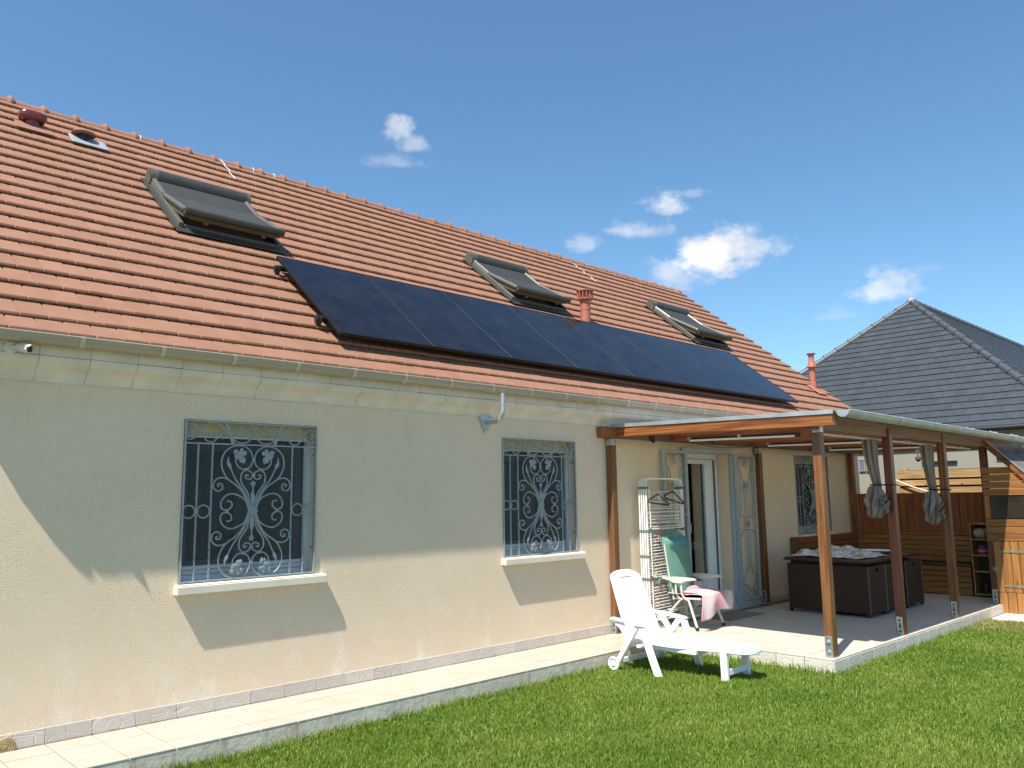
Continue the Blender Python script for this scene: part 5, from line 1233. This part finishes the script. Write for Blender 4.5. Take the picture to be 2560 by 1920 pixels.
def peg(x, z, k, ang, lab, y=-.226):
    t = thing('clothes_peg', lab, 'peg', (x, y, z), 'clothes pegs clipped on the drying rack')
    c, s = math.cos(ang), math.sin(ang); R = lambda a, b: (a*c-b*s+x, a*s+b*c+z)
    for sg in (-1, 1):
        p0 = R(sg*.004, .022); p1 = R(sg*.012, -.045); q = MB(); q.bar((p0[0], y-.002*sg, p0[1]), (p1[0], y-.002*sg, p1[1]), .010, .008, (0, 1, 0)); q.build('arm', 'peg_'+k, t, bevel=.0015)
    q = MB(); p = R(0, -.006); q.lathe([(.006, -.008), (.006, .008)], (p[0], y, p[1]), 8, (0, 1, 0)); q.build('spring', 'galv', t)
peg(8.520, 1.60, 'white', .5, 'white clothes peg between the hangers'); peg(8.505, 1.235, 'pink', .55, 'bright pink clothes peg on the upper wing bar'); peg(8.475, 1.10, 'rose', .2, 'dull rose clothes peg on the middle wing'); peg(8.640, 1.13, 'blue', .5, 'pale blue clothes peg on the middle wing')
peg(8.870, 1.07, 'red', -.1, 'dark red clothes peg at the right of the middle wing'); peg(8.920, 1.165, 'white', 1.0, 'white clothes peg near the right joint'); peg(8.395, .655, 'lime', -.3, 'yellow green clothes peg left of the green chair'); peg(8.460, .58, 'cyan', -.8, 'blue clothes peg left of the green chair arm')
# ------------------------------------------------------------------ green reclining chair and towel
ch = thing('reclining_chair', 'green padded folding garden recliner with cream arms and legs', 'chair', (8.9, -.4, 0))
def bkf(u, v, d=0.0):
    # v: 0 bottom .. 1 top
    w = .252 - .012*v; edge = 1.0
    if v > .80: edge = math.sqrt(max(.0, 1-((v-.80)/.202)**2))*.55+.45*math.sqrt(max(0, 1-((v-.80)/.202)**4))
    a = (u-.5)*2; x = 8.830 - .018*v + a*w*edge
    y = -.335 + .105*v + .035*(a*a) - .02*math.sin(PI*v) ; z = .36 + .80*v
    pil = .055*math.exp(-((v-.86)/.10)**2)*(1-abs(a)**3)
    return (x, y - pil + d, z + .02*(1-a*a)*0)
m = MB(); m.grid(lambda u, v: bkf(u, v, -.016), 18, 30); m.grid(lambda u, v: bkf(1-u, v, .022), 18, 30); m.build('backrest', 'green', ch, smooth=True)
m = MB(); m.grid(lambda u, v: (lambda p: (p[0], p[1]-.004-.026*math.sin(PI*u)**.6*math.sin(PI*v)**.6, p[2]))(bkf(.12+.76*u, .775+.165*v, -.018)), 14, 10); m.build('head_pillow', 'greenb', ch, smooth=True)
MB().tube(bez([(8.600, -.33, .35), (8.600, -.26, .70), (8.60, -.215, 1.02)], 5), .012, 8).build('back_tube', 'creamtube', ch, smooth=True)
m = MB(); m.tube(bez([(9.085, -.33, .35), (9.06, -.26, .70), (9.03, -.215, 1.02)], 5), .012, 8); m.build('back_tube', 'creamtube', ch, smooth=True)
m = MB(); m.grid(lambda u, v: (8.64+.50*u, -.34-.36*v, .385-.025*math.sin(PI*v)+.01*v), 8, 8); m.grid(lambda u, v: (8.64+.50*(1-u), -.34-.36*v, .365-.025*math.sin(PI*v)+.01*v), 8, 8); m.build('seat', 'green', ch, smooth=True)
m = MB(); m.tube([(8.625, -.30, .36), (8.62, -.70, .375), (8.66, -.715, .375), (9.13, -.715, .375), (9.165, -.70, .375), (9.15, -.30, .36)], .013, 8); m.build('seat_frame', 'creamtube', ch, smooth=True)
for sx, x in ((0, 8.60), (1, 9.185)):
    m = MB(); m.prism([(-.135, .595), (-.165, .615), (-.40, .622), (-.62, .618), (-.660, .605), (-.650, .590), (-.52, .572), (-.46, .545), (-.34, .545), (-.29, .568)], x-.026, x+.026, lambda a, b, c: (c, a, b)); m.build('armrest', 'cream', ch, bevel=.008, seg=2)
    for yy in (-.365, -.445):
        m = MB(); m.tube(bez([(x, yy, .548), (x, yy, .43), (x+(.012 if not sx else -.012), yy-.03, .375), (x+(.02 if not sx else -.02), yy-.07, .350)], 4), .0125, 8); m.build('arm_strut', 'creamtube', ch, smooth=True)
for xa, xb, ya, yb in ((8.625, 8.605, -.52, -.645), (9.155, 9.172, -.52, -.652)):
    m = MB(); m.tube([(xa, ya, .365), (xb, yb, .03)], .0155, 8); m.build('leg', 'creamtube', ch, smooth=True); MB().lathe([(.021, 0), (.021, .04)], (xb, yb, .001), 10).build('leg_cap', 'black', ch)
for xa, xb, ya, yb in ((8.625, 8.63, -.42, -.075), (9.155, 9.16, -.42, -.085)):
    m = MB(); m.tube([(xa, ya, .36), (xb, yb, .02)], .0145, 8); m.build('leg', 'creamtube', ch, smooth=True); MB().lathe([(.019, 0), (.019, .035)], (xb, yb, .001), 10).build('leg_cap', 'cream', ch)
MB().bar((8.61, -.24, .22), (9.16, -.24, .22), .02, .02).bar((8.61, -.60, .17), (9.16, -.60, .17), .004, .004).build('stretcher', 'creamtube', ch)
tw = thing('towel', 'pink and white towel draped over the green chair seat', 'towel', (8.9, -.6, .40))
def twl(u, v):
    x = 8.585 + .66*u + .03*math.sin(5*v)
    n = mno.noise(Vector((x*9, v*4, .5)))*.02 + mno.noise(Vector((x*21, v*9, 2.5)))*.009
    if v < .5:
        t = v/.5; return (x - .03*(1-t)*(1-u), -.27 - .445*t, .418 + n + .028*math.sin(PI*t)*math.exp(-((u-.55)/.25)**2))
    t = (v-.5)/.5; L_ = .27 - .10*u + .025*math.sin(7*u+1); 
    return (x + .03*u*t, -.733 - .022*t - .03*math.sin(PI*t)*.5 + .022*math.sin(11*u+2)*t, .418 + n*.6 - L_*(t**1.15))
m = MB(); m.grid(twl, 46, 40)
mo = m.build('towel', 'towel', tw, smooth=True); md = mo.modifiers.new('thick', 'SOLIDIFY'); md.thickness = .008; md.offset = 1
m = MB(); m.tube(bez([(8.83, -.36, .452), (8.93, -.40, .466), (9.03, -.46, .462), (9.16, -.50, .432)], 4), .03, 10, rs=[.008, .016, .024, .03, .032, .032, .030, .028, .024, .020, .016, .012, .006], flat=.7); m.build('fold', 'peg_rose', tw, smooth=True)
for o_ in (ch, tw): o_.location += Vector((-.05, -.035, 0))
dm = thing('shade_strip', 'flat grey brown strip standing in for the shadow on the terrace below the glazed door', 'shade_strip', (9.95, -.33, 0)); MB().box(9.50, 10.36, -.56, -.12, .0015, .014).build('mat', 'mat', dm, bevel=.003)  # thin strip painted in the tone of the cast shadow beside the chair

# ------------------------------------------------------------------ white plastic lounger
lo = thing('sun_lounger', 'white moulded plastic sun lounger with wheels on the lawn edge', 'sun lounger', (7.1, -1.5, LZ))
Y0 = LZ - .005
def bk2(u, v, d):
    a = (u-.5)*2; w = .285 - .045*v; e = 1.0
    if v > .88: e = math.sqrt(max(0, 1-((v-.88)/.121)**2))*.35+.65
    return (7.115 + a*w*e, -.985 + .255*v + d*.93, .155 + .665*v + d*.35 - .05*max(0, (v-.9)/.1)*abs(a)**3*.4)
m = MB()
nu_, nv_ = 20, 34
def slot(u, v): return .30 < u < .70 and .895 < v < .925
Vf = [bk2(i/(nu_), j/(nv_), -.014) for j in range(nv_+1) for i in range(nu_+1)]; Vb = [bk2(i/(nu_), j/(nv_), .014) for j in range(nv_+1) for i in range(nu_+1)]
Fc = []; nV = len(Vf); keep = set()
for j in range(nv_):
    for i in range(nu_):
        if not slot((i+.5)/nu_, (j+.5)/nv_): keep.add((i, j))
id_ = lambda i, j: j*(nu_+1)+i
for i, j in keep:
    q = (id_(i, j), id_(i+1, j), id_(i+1, j+1), id_(i, j+1)); Fc.append(q); Fc.append(tuple(nV+k for k in reversed(q)))
    for (di, dj, e0, e1) in ((0, -1, q[0], q[1]), (1, 0, q[1], q[2]), (0, 1, q[2], q[3]), (-1, 0, q[3], q[0])):
        if (i+di, j+dj) not in keep: Fc.append((e1, e0, nV+e0, nV+e1))
m.add(Vf+Vb, Fc); m.build('backrest', 'plastic', lo, smooth=True)
def so_(u):                                     # outline of the seat bed in plan
    return u
m = MB(); outl = [(6.835, -.95), (7.395, -.95), (7.395, -1.55), (7.385, -1.95)] + [(7.185+.20*math.cos(t), -2.09+.175*math.sin(t)) for t in [-PI*i/10 for i in range(11)]] + [(6.985, -1.95), (6.90, -1.55)]
outl = [(6.835, -.95), (7.395, -.95), (7.405, -1.50)] + [(7.20+.205*math.cos(t), -2.06+.20*math.sin(t)) for t in [-PI*i/12 for i in range(13)]] + [(6.860, -1.50)]
zseat = lambda y: .172 - .012*math.sin((y+.95)/(-1.3)*PI) - .02*max(0, (-1.9-y))/.35
m.prism(outl, 0, -.045, lambda a, b, c: (a, b, zseat(b)+c)); m.build('seat', 'plastic', lo, bevel=.010, seg=2)
m = MB(); m.prism([(6.872, -.96), (7.36, -.96), (7.36, -1.75), (6.90, -1.75)], -.046, -.085, lambda a, b, c: (a, b, zseat(b)+c)); m.build('underframe', 'plastic', lo, bevel=.006)
def ypoly(poly, x0, x1, nm, bev=.008): return MB().prism(poly, x0, x1, lambda a, b, c: (c, a, b)).build(nm, 'plastic', lo, bevel=bev, seg=2)
for x in (6.725, 7.445):
    ypoly([(-.86, .352), (-.862, .376), (-1.00, .372), (-1.20, .352), (-1.285, .340), (-1.295, .318), (-1.24, .312), (-1.05, .338)], x-.034, x+.034, 'armrest')
    ypoly([(-1.165, .318), (-1.235, .318), (-.965, LZ+.07), (-.895, LZ+.07)], x-.021, x+.021, 'leg')
    ypoly([(-1.215, .316), (-1.285, .316), (-1.475, Y0), (-1.395, Y0)], x-.023, x+.023, 'leg')
    ypoly([(-.868, .350), (-1.02, .342), (-1.10, .18), (-1.06, .17), (-.98, .27)], x-.014, x+.014, 'gusset', .004)
for x in (6.690, 7.480):
    w = MB(); o = (x, -.905, LZ+.062); n = 22
    w.tube([(x, o[1]+.058*math.cos(2*PI*i/n), o[2]+.058*math.sin(2*PI*i/n)) for i in range(n)], .013, 8, True)
    wo_ = w.build('wheel', 'plastic', lo, smooth=True)
    q = MB().lathe([(.022, -.014), (.024, 0), (.022, .014)], o, 14, (1, 0, 0))
    for i in range(10): a = 2*PI*i/10; q.bar((x, o[1]+.018*math.cos(a), o[2]+.018*math.sin(a)), (x, o[1]+.052*math.cos(a), o[2]+.052*math.sin(a)), .012, .008, (1, 0, 0))
    q.build('hub', 'plastic', wo_, smooth=True)
MB().bar((6.70, -.935, LZ+.085), (7.47, -.935, LZ+.085), .028, .05).build('axle_bar', 'plastic', lo, bevel=.006); MB().bar((6.72, -1.20, .12), (7.45, -1.20, .12), .05, .03).build('cross_bar', 'plastic', lo, bevel=.006)
for x in (7.00, 7.385):
    ypoly([(-1.965, .130), (-2.035, .130), (-2.045, Y0), (-1.975, Y0)], x-.024, x+.024, 'front_leg')
MB().box(7.0245, 7.3605, -2.034, -1.99, LZ+.045, LZ+.105).build('front_bar', 'plastic', lo, bevel=.006)
MB().box(7.0, 7.385, -2.036, -1.966, .1, .132).build('leg_bracket', 'plastic', lo, bevel=.004)

# ------------------------------------------------------------------ lawn
def make_grass():
    n = 680000
    xs_ = rng.uniform(.6, 19, n*6); ys__ = rng.uniform(-6.3, -.735, n*6)
    d = np.sqrt((xs_-CAM_LOC[0])**2 + (ys__-CAM_LOC[1])**2)
    keep = (rng.uniform(0, 1, n*6) < np.minimum(1, (3.2/np.maximum(d, 1))**1.35)*.9)
    keep &= ~((xs_ > 7.93) & (ys__ > -2.655)) & ~((xs_ > 12.70) & (ys__ > -3.07)) & ~((ys__ > -.765) & (xs_ < 7.95))
    D = np.stack([xs_-CAM_LOC[0], ys__-CAM_LOC[1], np.full_like(xs_, LZ-CAM_LOC[2])], 1)
    w = D@np.array(fw); px = 1280+F_PX*(D@np.array(RT))/np.maximum(w, .1); py = 960-F_PX*(D@np.array(UP))/np.maximum(w, .1)
    keep &= (w > .5) & (px > -900) & (px < 3300) & (py < 2600)
    idx = np.nonzero(keep)[0]
    if len(idx) > n: idx = rng.choice(idx, n, replace=False)
    X, Y, DD = xs_[idx], ys__[idx], d[idx]; k = len(idx)
    pn = np.array([mno.noise(Vector((x*1.1, y*1.1, 0))) + .6*mno.noise(Vector((x*3.1, y*3.1, 5))) for x, y in zip(X, Y)])
    edge = np.where((Y > -.86) & (X < 7.9), 1.0, 0) + np.where((X > 7.9) & (Y > -2.76) & (X < 12.7), 1.0, 0) + np.where((X < 7.95) & (X > 7.85) & (Y > -2.7), 1, 0)
    h = rng.gamma(9, .0034, k)*(1+.30*pn) * (1+1.3*edge*rng.uniform(0, 1, k)**2); h = np.clip(h, .014, .10)
    tall = rng.uniform(0, 1, k) < .004; h = np.where(tall, h*1.6, h)
    wd = np.clip(.0012 + .00030*DD, .0017, .0046)*rng.uniform(.7, 1.3, k)
    a = rng.uniform(0, 2*PI, k); la = rng.uniform(0, 2*PI, k); ln = rng.beta(2, 3, k)*1.0
    dx, dy = np.cos(a)*wd, np.sin(a)*wd; hx, hy = np.cos(la)*np.sin(ln)*h, np.sin(la)*np.sin(ln)*h; hz = np.cos(ln)*h
    base = LZ-.010; Z = np.full(k, base)
    v = np.empty((k, 5, 3), np.float32)
    v[:, 0] = np.stack([X-dx, Y-dy, Z], 1); v[:, 1] = np.stack([X+dx, Y+dy, Z], 1)
    v[:, 2] = np.stack([X+dx*.75+hx*.38, Y+dy*.75+hy*.38, Z+hz*.62], 1); v[:, 3] = np.stack([X-dx*.75+hx*.38, Y-dy*.75+hy*.38, Z+hz*.62], 1)
    v[:, 4] = np.stack([X+hx*1.15, Y+hy*1.15, Z+hz], 1)
    me = bpy.data.meshes.new('lawn_grass'); me.vertices.add(k*5); me.vertices.foreach_set('co', v.ravel())
    loops = np.empty((k, 7), np.int32); b = (np.arange(k)*5)[:, None]; loops[:] = b + np.array([0, 1, 2, 3, 3, 2, 4])
    me.loops.add(k*7); me.loops.foreach_set('vertex_index', loops.ravel())
    st = np.empty((k, 2), np.int32); st[:, 0] = np.arange(k)*7; st[:, 1] = st[:, 0]+4
    me.polygons.add(k*2); me.polygons.foreach_set('loop_start', st.ravel())
    me.update(calc_edges=True)
    m, t, bs = newmat('grass_blade')
    g_ = nn(t, 'ShaderNodeNewGeometry'); vv = _vec(t, (1, 1, 1), 'World')
    f = _math(t, 'ADD', _math(t, 'MULTIPLY', g_.outputs['Random Per Island'], .38), _math(t, 'MULTIPLY', _math(t, 'ADD', _noise(t, vv, .9, 4, .6), _math(t, 'MULTIPLY', _noise(t, vv, 3.5, 3, .5), .4)), .76))
    c = _ramp(t, f, [(.20, (.064, .132, .014)), (.50, (.120, .215, .025)), (.78, (.195, .285, .038)), (.97, (.29, .355, .08))])
    dr_ = _noise(t, vv, 1.7, 5, .6)
    sp = nn(t, 'ShaderNodeSeparateXYZ'); t.links.new(g_.outputs['Position'], sp.inputs[0])
    dry = nn(t, 'ShaderNodeVectorMath', operation='DISTANCE'); t.links.new(g_.outputs['Position'], dry.inputs[0]); dry.inputs[1].default_value = (12.2, -3.0, LZ)
    mr = nn(t, 'ShaderNodeMapRange'); t.links.new(dry.outputs['Value'], mr.inputs[0]); mr.inputs[1].default_value = .9; mr.inputs[2].default_value = .2
    c = _mix(t, _math(t, 'MULTIPLY', mr.outputs[0], _math(t, 'MULTIPLY', dr_, 1.1), True), c, (.40, .33, .15))
    t.links.new(c, bs.inputs['Base Color']); bs.inputs['Roughness'].default_value = .45; bs.inputs['Specular IOR Level'].default_value = .35
    tl = nn(t, 'ShaderNodeBsdfTranslucent'); t.links.new(_mix(t, 1.0, c, (1.0, 1.0, .5), 'MULTIPLY'), tl.inputs[0])
    ms = nn(t, 'ShaderNodeMixShader'); ms.inputs[0].default_value = .35; t.links.new(bs.outputs[0], ms.inputs[1]); t.links.new(tl.outputs[0], ms.inputs[2])
    t.links.new(ms.outputs[0], t.nodes['Material Output'].inputs[0])
    me.materials.append(m)
    o = bpy.data.objects.new('lawn_grass', me); COL.objects.link(o); tag(o, 'short green mown lawn in front of the house and terrace', 'grass', kind='stuff')
make_grass()
